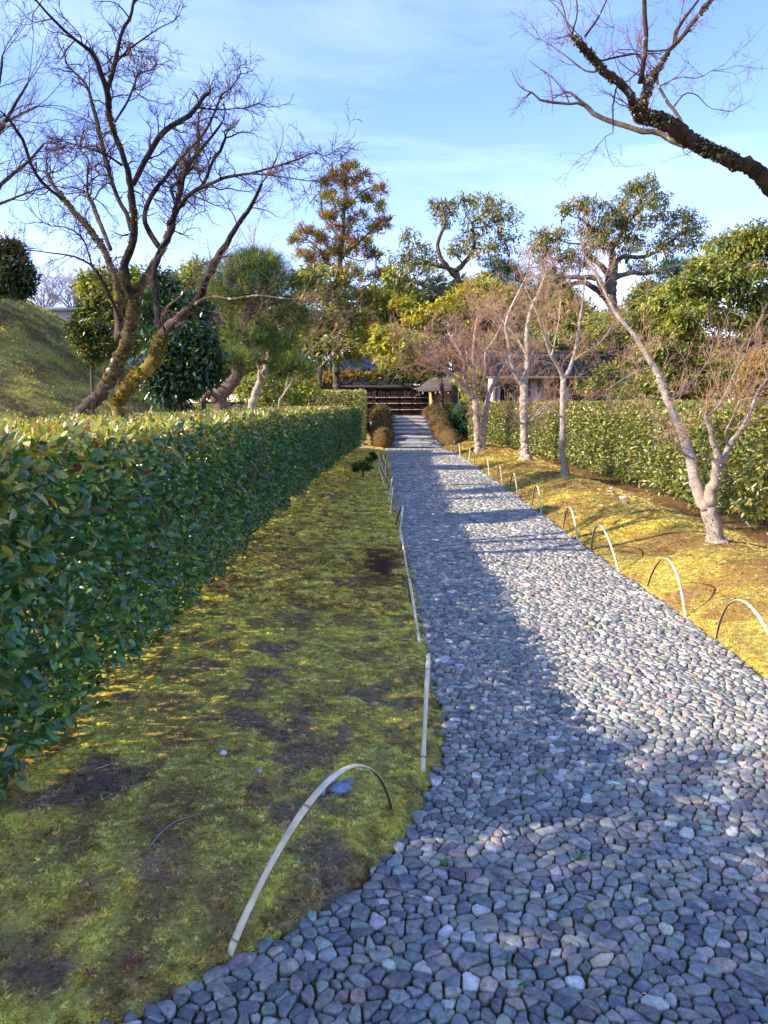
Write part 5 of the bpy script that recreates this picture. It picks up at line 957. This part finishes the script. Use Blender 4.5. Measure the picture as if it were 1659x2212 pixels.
# stones on the stream bank left of the bridge
for (sx_, sy_, s_, lb) in [(776, 965, .34, 'grey rounded boulder on the stream bank left of the bridge'), (792, 980, .26, 'smaller boulder at the foot of the left moss roll')]:
    c = P(sx_, sy_, 27.2); u = unit(260); u = u * (1 + .16 * (fbm(u[:, 0] * 2, u[:, 1] * 2 + u[:, 2], 91)[:, None] - .5) * 2) * [s_, s_ * .8, s_ * .6]
    import bmesh
    bm = bmesh.new(); [bm.verts.new(q) for q in u]; r_ = bmesh.ops.convex_hull(bm, input=bm.verts); bmesh.ops.delete(bm, geom=[v for v in bm.verts if not v.link_faces], context='VERTS')
    me = bpy.data.meshes.new('boulder'); bm.to_mesh(me); bm.free(); at = me.color_attributes.new('tint', 'FLOAT_COLOR', 'POINT'); at.data.foreach_set('color', np.tile([.2, .2, .2, 1], len(me.vertices)).astype(np.float32)); me.polygons.foreach_set('use_smooth', [True] * len(me.polygons))
    tag(obj('boulder', me, M_STONE, loc=(c[0], c[1], c[2])), lb, 'boulder')

# ------------------------------------------------------------------ dark brushwood fence behind the bridge
fy = 40.0
fr = empty('brushwood_fence', (1.0, fy, 0), 'dark brushwood fence with pale bamboo rails closing the view behind the bridge', 'fence')
m = MB(); 
for x in np.concatenate([np.arange(-6.5, 3.4, .028), np.arange(-6.49, 3.4, .028)]):
    zt_ = 2.3 + random.uniform(-.03, .03); box(m, (x, fy + random.uniform(-.03, .03), zt_ / 2), (.023, .02, zt_), np.array([.045, .022, .016]) * random.uniform(.5, 1.7))
tag(obj('brushwood', m.mesh('brushwood'), M_WOOD, fr), kind='stuff')
for zr in (1.83, 1.53, 1.21, .90, .60):
    for k, x in enumerate(np.arange(-6.5, 3.3, .66)):
        m = MB(); z_ = zr + random.uniform(-.006, .006); limb_geo(m, [[x + .012, fy - .06, z_], [x + .325, fy - .06, z_], [x + .648, fy - .06, z_]], [.030, .029, .030], 7, .02, .2, np.array([.40, .34, .31]) * random.uniform(.85, 1.1)); obj('rail', m.mesh('rail', True), M_WOOD, fr)
m = MB(); limb_geo(m, [[-6.5, fy - .03, 2.36], [3.4, fy - .03, 2.37]], [.08, .08], 8, .05, .4, (.10, .075, .06)); obj('fence_cap', m.mesh('fence_cap', True), M_WOOD, fr)
for x in np.arange(-6.3, 3.5, 1.6):
    m = MB(); box(m, (x, fy + .07, 1.2), (.09, .09, 2.4), (.06, .04, .03)); obj('post', m.mesh('post'), M_WOOD, fr)

# ------------------------------------------------------------------ small gatehouse with bark roof, ochre wall
gh = empty('gatehouse', (4.2, 37.5, 0), 'small gatehouse with ochre earth wall and grey bark roof, right of the dark fence', 'building')
x0 = P(932, 870, 37.2)[0]; m = MB(); box(m, (x0 + 1.2, 38.0, 1.0), (2.4, 1.6, 2.1), (.62, .36, .12)); obj('wall', m.mesh('wall'), M_PLASTER, gh)
m = MB(); box(m, (x0 + .05, 37.16, 1.05), (.1, .1, 2.1), (.2, .13, .09)); obj('corner_post', m.mesh('corner_post'), M_WOOD, gh)
rx0 = P(903, 840, 36.6)[0]; rz0 = P(903, 842, 36.6)[2]
for k in range(7):   # layered bark courses
    m = MB(); s_ = k / 7
    box(m, (rx0 + 1.5 + .12 * k, 37.0 + .16 * k, rz0 + .02 + .085 * k), (3.0, .42, .05), np.array([.10, .085, .075]) * random.uniform(.8, 1.2), rx=rad(24)); obj('bark_course', m.mesh('bark_course'), M_WOOD, gh)
for k in range(9):
    m = MB(); box(m, (rx0 + .25 + .3 * k, 37.0, rz0 - .07), (.05, .7, .05), (.55, .38, .22), rx=rad(18)); obj('rafter', m.mesh('rafter'), M_WOOD, gh)

# ------------------------------------------------------------------ tiled roofs
def tile_mesh(w_, l_):
    """one S-shaped pantile"""
    xs = np.linspace(-.5, .5, 7); zs = np.array([.0, .028, .034, .02, .0, -.004, .0]); V = []
    for y_, dz in ((0, .018), (1, 0)):
        for x_, z_ in zip(xs, zs): V.append((x_ * w_, y_ * l_, z_ + dz))
    for x_, z_ in zip(xs, zs): V.append((x_ * w_, 0, z_ - .006))
    F = [[i, i + 1, i + 8, i + 7] for i in range(6)] + [[14 + i, 15 + i, i + 1, i] for i in range(6)]
    return mk('roof_tile', np.array(V), np.array(F), np.tile([.5, .5, .5], (len(V), 1)), True)
def roof(parent, o, du, dv, nu, nv, limit, tcol):
    """o eave corner; du unit along the eave, dv unit up the slope"""
    o, du, dv = map(np.asarray, (o, du, dv)); nn = np.cross(du, dv); me = [tile_mesh(.285, .30) for _ in range(4)]
    for k, q in enumerate(me):
        c = np.tile([*(np.array(tcol) * (.75 + .18 * k)), 1], (len(q.vertices), 1)).astype(np.float32); q.color_attributes['tint'].data.foreach_set('color', c.ravel()); q.materials.append(M_TILE)
    rot = Matrix(((du[0], dv[0], nn[0], 0), (du[1], dv[1], nn[1], 0), (du[2], dv[2], nn[2], 0), (0, 0, 0, 1))); n = 0; extra = MB()
    base_v = None
    for j in range(nv):
        for i in range(nu):
            p = o + du * (.27 * (i + .5)) + dv * (.24 * j)
            if n < limit:
                ob = bpy.data.objects.new('roof_tile', me[(i * 7 + j * 3) % 4]); col.objects.link(ob); ob.parent = parent; mm = rot.copy(); mm.translation = Vector(p) - parent.location; ob.matrix_local = mm; n += 1
            else:
                q = me[0]; vv = np.empty(len(q.vertices) * 3); q.vertices.foreach_get('co', vv); vv = vv.reshape(-1, 3) @ np.array(rot.to_3x3()).T + p; extra.add(vv, np.array([list(f.vertices) for f in q.polygons]), np.array(tcol) * random.uniform(.75, 1.3))
    if extra.n: tag(obj('upper_tiles', extra.mesh('upper_tiles', True), M_TILE, parent), kind='stuff')
# white walled house behind the right hedge
hy = 29.0
hx0, hx1 = P(1068, 850, hy)[0], P(1430, 850, hy)[0]
ez = P(1200, 814, hy)[2]
ho = empty('house', (hx0, hy, 0), 'low white plastered house with dark lattice windows and grey tiled roof behind the right hedge', 'house')
wx = P(1160, 850, hy)[0]
m = MB(); box(m, ((hx0 + wx) / 2 - .0, hy + 1.3, ez / 2), (wx - hx0, 2.6, ez), (.74, .73, .70)); obj('wall', m.mesh('wall'), M_PLASTER, ho)
m = MB(); box(m, ((wx + hx1) / 2 + .02, hy + 2.2, ez / 2), (hx1 - wx, 3.2, ez - .02), (.72, .71, .69)); obj('wall', m.mesh('wall'), M_PLASTER, ho)
def lattice(x0, x1, z0, z1, y):
    m = MB(); box(m, ((x0 + x1) / 2, y - .012, (z0 + z1) / 2), (x1 - x0, .02, z1 - z0), (.02, .017, .015)); wo = obj('window', m.mesh('window'), M_WOOD, ho)
    m = MB()
    for (a, b_) in ((x0, z0), (x0, z1)): box(m, ((x0 + x1) / 2, y - .06, b_), (x1 - x0 + .1, .07, .06), (.08, .06, .05))
    for a in (x0, x1): box(m, (a, y - .0615, (z0 + z1) / 2), (.06, .066, z1 - z0), (.08, .06, .05))
    o = obj('frame', m.mesh('frame'), M_WOOD, wo)
    for x in np.arange(x0 + .09, x1 - .03, .095):
        m = MB(); box(m, (x, y - .055, (z0 + z1) / 2), (.028, .03, z1 - z0 - .06), (.10, .075, .06)); obj('lattice_bar', m.mesh('lattice_bar'), M_WOOD, wo)
X6 = lambda x: P(*k6(x, 350), hy)[0]
lattice(X6(160), X6(245), .9, P(1100, 831, hy)[2], hy)
lattice(X6(425) * 1.02, X6(495) * 1.02, .9, P(1100, 830, hy)[2], hy + .6)
lattice(X6(560) * 1.02, X6(700) * 1.02, .9, P(1100, 830, hy)[2], hy + .6)
for x in (X6(130), X6(258), X6(318)):
    m = MB(); box(m, (x, hy - .03, ez / 2 - .02), (.11, .1, ez - .06), (.22, .14, .11)); obj('timber_post', m.mesh('timber_post'), M_WOOD, ho)
for x in (X6(500) * 1.02, X6(720) * 1.02, X6(860) * 1.02):
    m = MB(); box(m, (x, hy + .565, ez / 2 - .02), (.11, .1, ez - .06), (.16, .11, .09)); obj('timber_post', m.mesh('timber_post'), M_WOOD, ho)
m = MB(); box(m, (X6(322), hy - .12, ez / 2 - .1), (.07, .07, ez - .2), (.30, .10, .07)); obj('downpipe', m.mesh('downpipe'), M_WOOD, ho)
sl = rad(22)
nu_ = int((hx1 - hx0 + 1.0) / .27)
roof(ho, (hx0 - .5, hy - .7, ez - .02), (1, 0, 0), (0, math.cos(sl), math.sin(sl)), nu_, 8, 300, (.016, .018, .022))
m = MB(); box(m, ((hx0 + hx1) / 2, hy - .7 + .88, ez + .30), (hx1 - hx0 + 1.0, 1.95, .05), (.10, .07, .06), rx=sl); obj('roof_deck', m.mesh('roof_deck'), M_WOOD, ho)
box_z = ez + 8 * .24 * math.sin(sl); box_y = hy - .7 + 8 * .24 * math.cos(sl)
m = MB(); box(m, ((hx0 + hx1) / 2, box_y, box_z + .06), (hx1 - hx0 + 1.1, .26, .24), (.035, .037, .042)); limb_geo(m, [[hx0 - .55, box_y, box_z + .22], [hx1 + .55, box_y, box_z + .22]], [.09, .09], 8, .02, .4, (.045, .047, .055)); obj('ridge', m.mesh('ridge'), M_TILE, ho)
m = MB(); box(m, ((hx0 + hx1) / 2, box_y + 1.5, box_z - .55), (hx1 - hx0 + 1.0, 3.1, .06), (.11, .11, .12), rx=-sl); obj('rear_slope', m.mesh('rear_slope'), M_TILE, ho)
m = MB(); box(m, ((hx0 + hx1) / 2, hy - .71, ez - .05), (hx1 - hx0 + 1.0, .05, .09), (.14, .10, .08)); obj('eave_board', m.mesh('eave_board'), M_WOOD, ho)
# roof beyond the fence
rx_, ry_ = P(742, 800, 46)[0], 46.0
rb = empty('tiled_building', (rx_, ry_, 0), 'building beyond the fence showing only a pale grey tiled roof with a white ridge end', 'building')
ezb = P(742, 799, 46)[2]
m = MB(); box(m, (rx_ + 1.8, ry_ + 2.2, ezb / 2), (4.6, 3.4, ezb), (.5, .47, .42)); obj('wall', m.mesh('wall'), M_PLASTER, rb)
roof(rb, (rx_ - .8, ry_, ezb), (1, 0, 0), (0, math.cos(sl), math.sin(sl)), 18, 9, 170, (.2, .21, .24))
zb2 = ezb + 9 * .24 * math.sin(sl); m = MB(); box(m, (rx_ + 1.65, ry_ + 2.05, zb2 + .06), (5.1, .25, .26), (.3, .31, .33)); obj('ridge', m.mesh('ridge'), M_TILE, rb)
m = MB(); box(m, (rx_ - .86, ry_ + 1.0, ezb + .42), (.12, 2.3, .14), (.6, .6, .6), rx=sl); obj('gable_tiles', m.mesh('gable_tiles'), M_TILE, rb)
m = MB(); box(m, (rx_ + 1.65, ry_ + 3.2, zb2 - .42), (4.9, 2.4, .06), (.2, .2, .22), rx=-sl); obj('rear_slope', m.mesh('rear_slope'), M_TILE, rb)
# long beige wall far left behind the mound
wy = 30.0; xa, xb = P(-120, 690, wy)[0], P(330, 690, wy)[0]; zt_ = P(100, 672, wy)[2]
wl = empty('boundary_wall', (xa, wy, 0), 'plain beige wall with grey metal coping beyond the mossy mound', 'wall')
m = MB(); box(m, ((xa + xb) / 2, wy + .15, zt_ / 2), (xb - xa, .3, zt_), (.48, .40, .36)); obj('wall_face', m.mesh('wall_face'), M_PLASTER, wl)
m = MB(); box(m, ((xa + xb) / 2, wy + .12, zt_ + .06), (xb - xa + .1, .55, .13), (.22, .25, .30)); obj('coping', m.mesh('coping'), M_TILE, wl)
for j in range(1, 7):
    m = MB(); box(m, ((xa + xb) / 2, wy - .006, zt_ - .0 - j * .42), (xb - xa, .012, .02), (.40, .33, .3)); obj('joint_strip', m.mesh('joint_strip'), M_PLASTER, wl)
# hazy bare trees behind that wall
for (x, w_, lb) in [(95, 60, 'grey leafless tree far behind the beige wall, left one'), (160, 55, 'grey leafless tree far behind the beige wall, right one beside the maple stem')]:
    b = P(x, 720, 60); b[2] = 0
    L_ = [('base', ident, [(x, 760, 3), (x, 700, 2.6), (x, 660, 2.2)], 0, 0, 0, 0)]
    for k in range(7):
        dx = (k - 3) / 3 * w_; L_.append(('limb', ident, [(x, 680, 1.6), (x + dx * .4, 655, 1.2), (x + dx * .8, 630 + abs(dx) * .2, .8), (x + dx, 612 + abs(dx) * .35, .5)], 0, random.uniform(-2, 2), 0, 1.2))
    traced('bare_tree', lb, 'tree', 60, b, L_, [mat('distant_bark', .9, attr=False, base=(.30, .24, .24))], dict(per_m=3, len=1.6, r=.022, rmin=.010, n2=6, n3=3, col=(.34, .27, .27), up=.5, lo=.1), 'bare trees beyond the wall')

# ------------------------------------------------------------------ little pine seedling by the left hedge
pb = GH(782, 1033)
sd_ = empty('pine_seedling', pb, 'little dark green pine seedling on the moss at the far end of the left verge', 'seedling')
m = MB(); q = np.array([pb, pb + [.03, 0, .09], pb + [.0, 0, .2], pb + [.06, .02, .34]]); limb_geo(m, q, [.02, .017, .013, .006], 7, .06, .03, (.08, .05, .035)); obj('stem', m.mesh('stem', True), M_TWIG, sd_)
cc = []; 
for (dx, dz, r_) in [(-.1, .24, .13), (.05, .30, .15), (.16, .36, .12), (.22, .48, .07), (.0, .18, .15), (.12, .2, .12), (.26, .42, .06), (-.14, .16, .07)]:
    u = unit(60) * r_ * rng.random((60, 1)) ** .5; cc.append(pb + [dx, 0, dz] + u * [1, .9, .6])
cc = np.concatenate(cc); i = np.repeat(np.arange(len(cc)), 12); n = len(i)
v, f, k = leaf_geo(cc[i], nrm(rng.normal(0, .6, (n, 3)) + [.1, 0, .5]), unit(n), rng.uniform(.03, .06, n), .005, False, .05)
obj('needles', mk('needles', v, f, np.repeat(pick([(.03, .09, .03, 3), (.07, .15, .04, 2)], n, .2), k, 0)), M_NEEDLE, sd_)['kind'] = 'stuff'

# ------------------------------------------------------------------ small things on the ground
def rock(px, py, s_, colr, label, cat='stone', flat=.45, name='stone', onto=None):
    c = GH(px, py); u = unit(120); u = u * (1 + .25 * (fbm(u[:, 0] * 2 + px, u[:, 1] * 2 + u[:, 2], 92)[:, None] - .5)) * [s_, s_ * .75, s_ * flat]
    bm = bmesh.new(); [bm.verts.new(q) for q in u]; bmesh.ops.convex_hull(bm, input=bm.verts); bmesh.ops.delete(bm, geom=[v for v in bm.verts if not v.link_faces], context='VERTS')
    me = bpy.data.meshes.new(name); bm.to_mesh(me); bm.free(); at = me.color_attributes.new('tint', 'FLOAT_COLOR', 'POINT'); at.data.foreach_set('color', np.tile([*colr, 1], len(me.vertices)).astype(np.float32)); me.polygons.foreach_set('use_smooth', [True] * len(me.polygons))
    o = obj(name, me, M_STONE, loc=(c[0], c[1], c[2] + s_ * flat * .35)); o.rotation_euler[2] = random.uniform(0, 3); return tag(o, label, cat)
rock(735, 1708, .048, (.20, .23, .30), 'blue grey stone half sunk in moss under the nearest bamboo hoop')
rock(712, 1688, .040, (.30, .26, .29), 'mauve grey stone directly behind the nearest bamboo hoop top')
rock(752, 1692, .030, (.26, .24, .24), 'small rough stone to the right of the mauve one under the nearest hoop')
rock(691, 1712, .030, (.22, .23, .27), 'small stone left of the blue grey one under the nearest hoop')
rock(935, 1683, .034, (.34, .27, .25), 'lone pinkish stone at the path edge below the second left hoop')
rock(1347, 1076, .085, (.75, .73, .70), 'flat white stone lying on the golden bank near the right hedge', flat=.25)
rock(1318, 1062, .06, (.62, .58, .5), 'small pale flake beside the flat white stone on the right bank', flat=.2)
rock(482, 1627, .022, (.75, .72, .72), 'small white pebble on a bare soil spot left of the path', flat=.4)
rock(558, 1665, .02, (.45, .36, .3), 'small tan pebble below the white one on the soil spot', flat=.35)
def gleaf(px, py, size, colr, label, star=False):
    c = GH(px, py) + [0, 0, .012]; m = MB(); k = 5 if star else 1; a0 = random.uniform(0, 6)
    for j in range(k):
        a = a0 + j * 1.15; d = np.array([[math.cos(a), math.sin(a), .12]]); v, f, _ = leaf_geo(c[None], d, np.array([[0, 0, 1.]]), size * (.6 if star and j in (0, 4) else 1), size * (.32 if star else .45), True, .15); m.add(v, f, colr)
    return tag(obj('fallen_leaf', m.mesh('fallen_leaf', True, origin=c), M_LEAFM, loc=tuple(c)), label, 'fallen leaf')
gleaf(282, 2080, .032, (.34, .07, .07), 'dark red maple leaf on the moss near the lower left corner', True)
gleaf(193, 2112, .028, (.30, .06, .07), 'second red maple leaf, lower left of the first one', True)
gleaf(722, 1989 + 10, .035, (.45, .30, .10), 'curled orange brown leaf at the foot of the nearest hoop')
gleaf(440, 1610, .03, (.35, .27, .22), 'dry grey brown leaf on moss left of the white pebble')
gleaf(388, 1640, .026, (.30, .15, .06), 'small brown leaf on moss near the hedge foot')
gleaf(605, 2040, .03, (.42, .27, .10), 'yellowish dry leaf beside the path edge stones')
gleaf(1210, 1838, .035, (.45, .25, .12), 'orange dry leaf in a sunny patch on the cobbles')
# weeds in the joints of the path
for i, (px, py, lb) in enumerate([(1250, 1874, 'two leaved bright green weed in the sunny cobbles'), (1265, 1992, 'small weed tuft in the cobbles right of centre'), (1390, 1975, 'spreading weed rosette in the cobbles'), (1395, 2010, 'low green weed below the rosette'), (1088, 2115, 'green seedling in the cobbles near the bottom edge'), (1170, 1690, 'tiny weed in shaded cobbles'), (960, 1890, 'weed sprout near the left path edge'), (1115, 2160, 'lowest green weed at the bottom of the picture')]):
    c = GH(px, py); c[2] = .002; m = MB(); nl = random.choice([4, 5, 7])
    for j in range(nl):
        a = j * 6.28 / nl + random.uniform(-.3, .3); v, f, _ = leaf_geo(c[None], np.array([[math.cos(a), math.sin(a), random.uniform(.3, .9)]]), np.array([[0, 0, 1.]]), random.uniform(.022, .038), .012, True, .2); m.add(v, f, np.array([.13, .24, .04]) * random.uniform(.8, 1.25))
    tag(obj('weed', m.mesh('weed', True, origin=c), M_LEAFM, loc=tuple(c)), lb, 'weed', 'weeds in the path joints')
# loose twigs lying on the moss
for i, (pts, lb) in enumerate([([(325, 1830), (350, 1800), (385, 1775), (440, 1760)], 'dry root like twig on bare soil below the hedge foot'), ([(205, 1665), (250, 1650), (300, 1643)], 'thin dry twig lying beside the hedge stems')]):
    q = np.array([GH(*p) + [0, 0, .006] for p in pts]); m = MB(); limb_geo(m, q, np.linspace(.004, .002, len(q)), 5, .1, .02, (.3, .25, .21))
    S_, D_, R_ = kids(q[None], np.full((1, len(q)), .003), 6, .7, .1); D_[:, 2] *= .2; Pn, R = grow(S_, D_, rng.uniform(.04, .1, 6), R_ * .6, 3, .2, -.05); v, f = tubes(Pn, R, 3); m.add(v, f, (.3, .25, .21))
    tag(obj('dry_twig', m.mesh('dry_twig', True, origin=q[0]), M_TWIG, loc=tuple(q[0])), lb, 'twig')
# fallen bits strewn over the moss
n = 900; y = 1.6 + 8 * rng.random(n) ** 1.4; x = xl(y) - rng.random(n) * 1.8; pt = np.column_stack([x, y, H(x, y) + .008])
v, f, k = leaf_geo(pt, nrm(rng.normal(0, 1, (n, 3)) * [1, 1, .15]), np.tile([0, 0, 1.], (n, 1)) + rng.normal(0, .3, (n, 3)), rng.uniform(.006, .016, n), rng.uniform(.004, .008, n), False, .1)
tag(obj('leaf_litter', mk('leaf_litter', v, f, np.repeat(pick([(.30, .22, .15, 3), (.45, .42, .38, 1.5), (.2, .28, .2, 1), (.25, .12, .06, 2)], n, .25), k, 0)), M_LEAFM), 'tiny dry leaf bits and petals strewn over the left moss', 'leaf litter', kind='stuff')

n = 1500; y = 3.8 + 18 * rng.random(n) ** 1.3; x = xr(y) + rng.random(n) * 2.0; pt = np.column_stack([x, y, H(x, y) + .010])
v, f, k = leaf_geo(pt, nrm(rng.normal(0, 1, (n, 3)) * [1, 1, .2]), np.tile([0, 0, 1.], (n, 1)) + rng.normal(0, .3, (n, 3)), rng.uniform(.012, .035, n), rng.uniform(.006, .016, n), False, .15)
tag(obj('leaf_litter', mk('leaf_litter', v, f, np.repeat(pick([(.36, .20, .10, 3), (.22, .11, .06, 3), (.5, .4, .25, 1), (.3, .09, .05, .6)], n, .25), k, 0)), M_LEAFM), 'brown leaf scraps scattered over the golden right bank', 'leaf litter', kind='stuff')
n = 500; y = 1.7 + 14 * rng.random(n) ** 1.5; x = xl(y) + (xr(y) - xl(y)) * rng.random(n); pt = np.column_stack([x, y, np.full(n, .016)])
v, f, k = leaf_geo(pt, nrm(rng.normal(0, 1, (n, 3)) * [1, 1, .15]), np.tile([0, 0, 1.], (n, 1)) + rng.normal(0, .3, (n, 3)), rng.uniform(.006, .02, n), rng.uniform(.004, .009, n), False, .15)
tag(obj('leaf_litter', mk('leaf_litter', v, f, np.repeat(pick([(.42, .26, .12, 3), (.25, .14, .07, 2), (.6, .5, .36, 1)], n, .25), k, 0)), M_LEAFM), 'small dry leaf bits lying on the cobbled path', 'leaf litter', kind='stuff')

# ------------------------------------------------------------------ trees standing left of the camera, which shade the near path
def plain_tree(x, y, h, blobs, lf, dens, label):
    b = np.array([x, y, float(H(x, y))]); root = empty('evergreen_oak', b, label, 'tree', 'evergreen oaks beside the viewpoint')
    m = MB(); limb_geo(m, [b - [0, 0, .05], b + [.05, 0, h * .35], b + [-.05, .05, h * .75]], [.16, .13, .07], 9, .06, .15); obj('trunk', m.mesh('trunk', True), M_BARK_OAK, root)
    C = []
    for (cx_, cy_, cz_, r_) in blobs:
        n = int(dens * r_ ** 2 * 3); u = unit(n) * rng.random((n, 1)) ** .4; C.append(np.array([cx_, cy_, cz_]) + u * [r_, r_, r_ * .8])
    C = np.concatenate(C); sd3 = np.array(sv)
    for gp, gr_ in ((G(1060, 1790), .17), (G(1210, 2030), .09)):   # crown openings cut along the sun line to put light patches on the cobbles
        q = C - gp; dd = np.linalg.norm(q - (q @ sd3)[:, None] * sd3, axis=1); C = C[dd > gr_ * rng.uniform(.8, 1.2, len(C))]
    i = np.repeat(np.arange(len(C)), 9); n = len(i)
    v, f, k = leaf_geo(C[i] + rng.normal(0, .06, (n, 3)), unit(n), unit(n) + [0, 0, 1], lf, lf * .42, False, .1); obj('crown', mk('crown', v, f, np.repeat(pick(SIDE[:4], n, .2), k, 0)), M_LEAF, root)['kind'] = 'stuff'
plain_tree(-4.6, 0.6, 4.2, [(-4.5, .3, 3.0, 1.3), (-3.9, -1.2, 2.6, 1.25), (-4.6, 1.3, 3.1, .95), (-5.0, -.6, 4.0, 1.3), (-3.7, .6, 2.2, .85), (-3.7, 1.75, 1.9, .75), (-3.2, .9, 1.5, .75), (-3.0, .1, 1.3, .8)], .09, 150, 'evergreen oak standing left of the viewpoint, outside the frame')
plain_tree(-4.4, -2.6, 4.6, [(-4.2, -2.6, 3.2, 1.5), (-3.6, -3.8, 2.8, 1.5), (-4.8, -1.8, 4.2, 1.3), (-3.2, -2.3, 2.0, 1.0)], .09, 150, 'second evergreen oak behind the viewpoint, outside the frame')
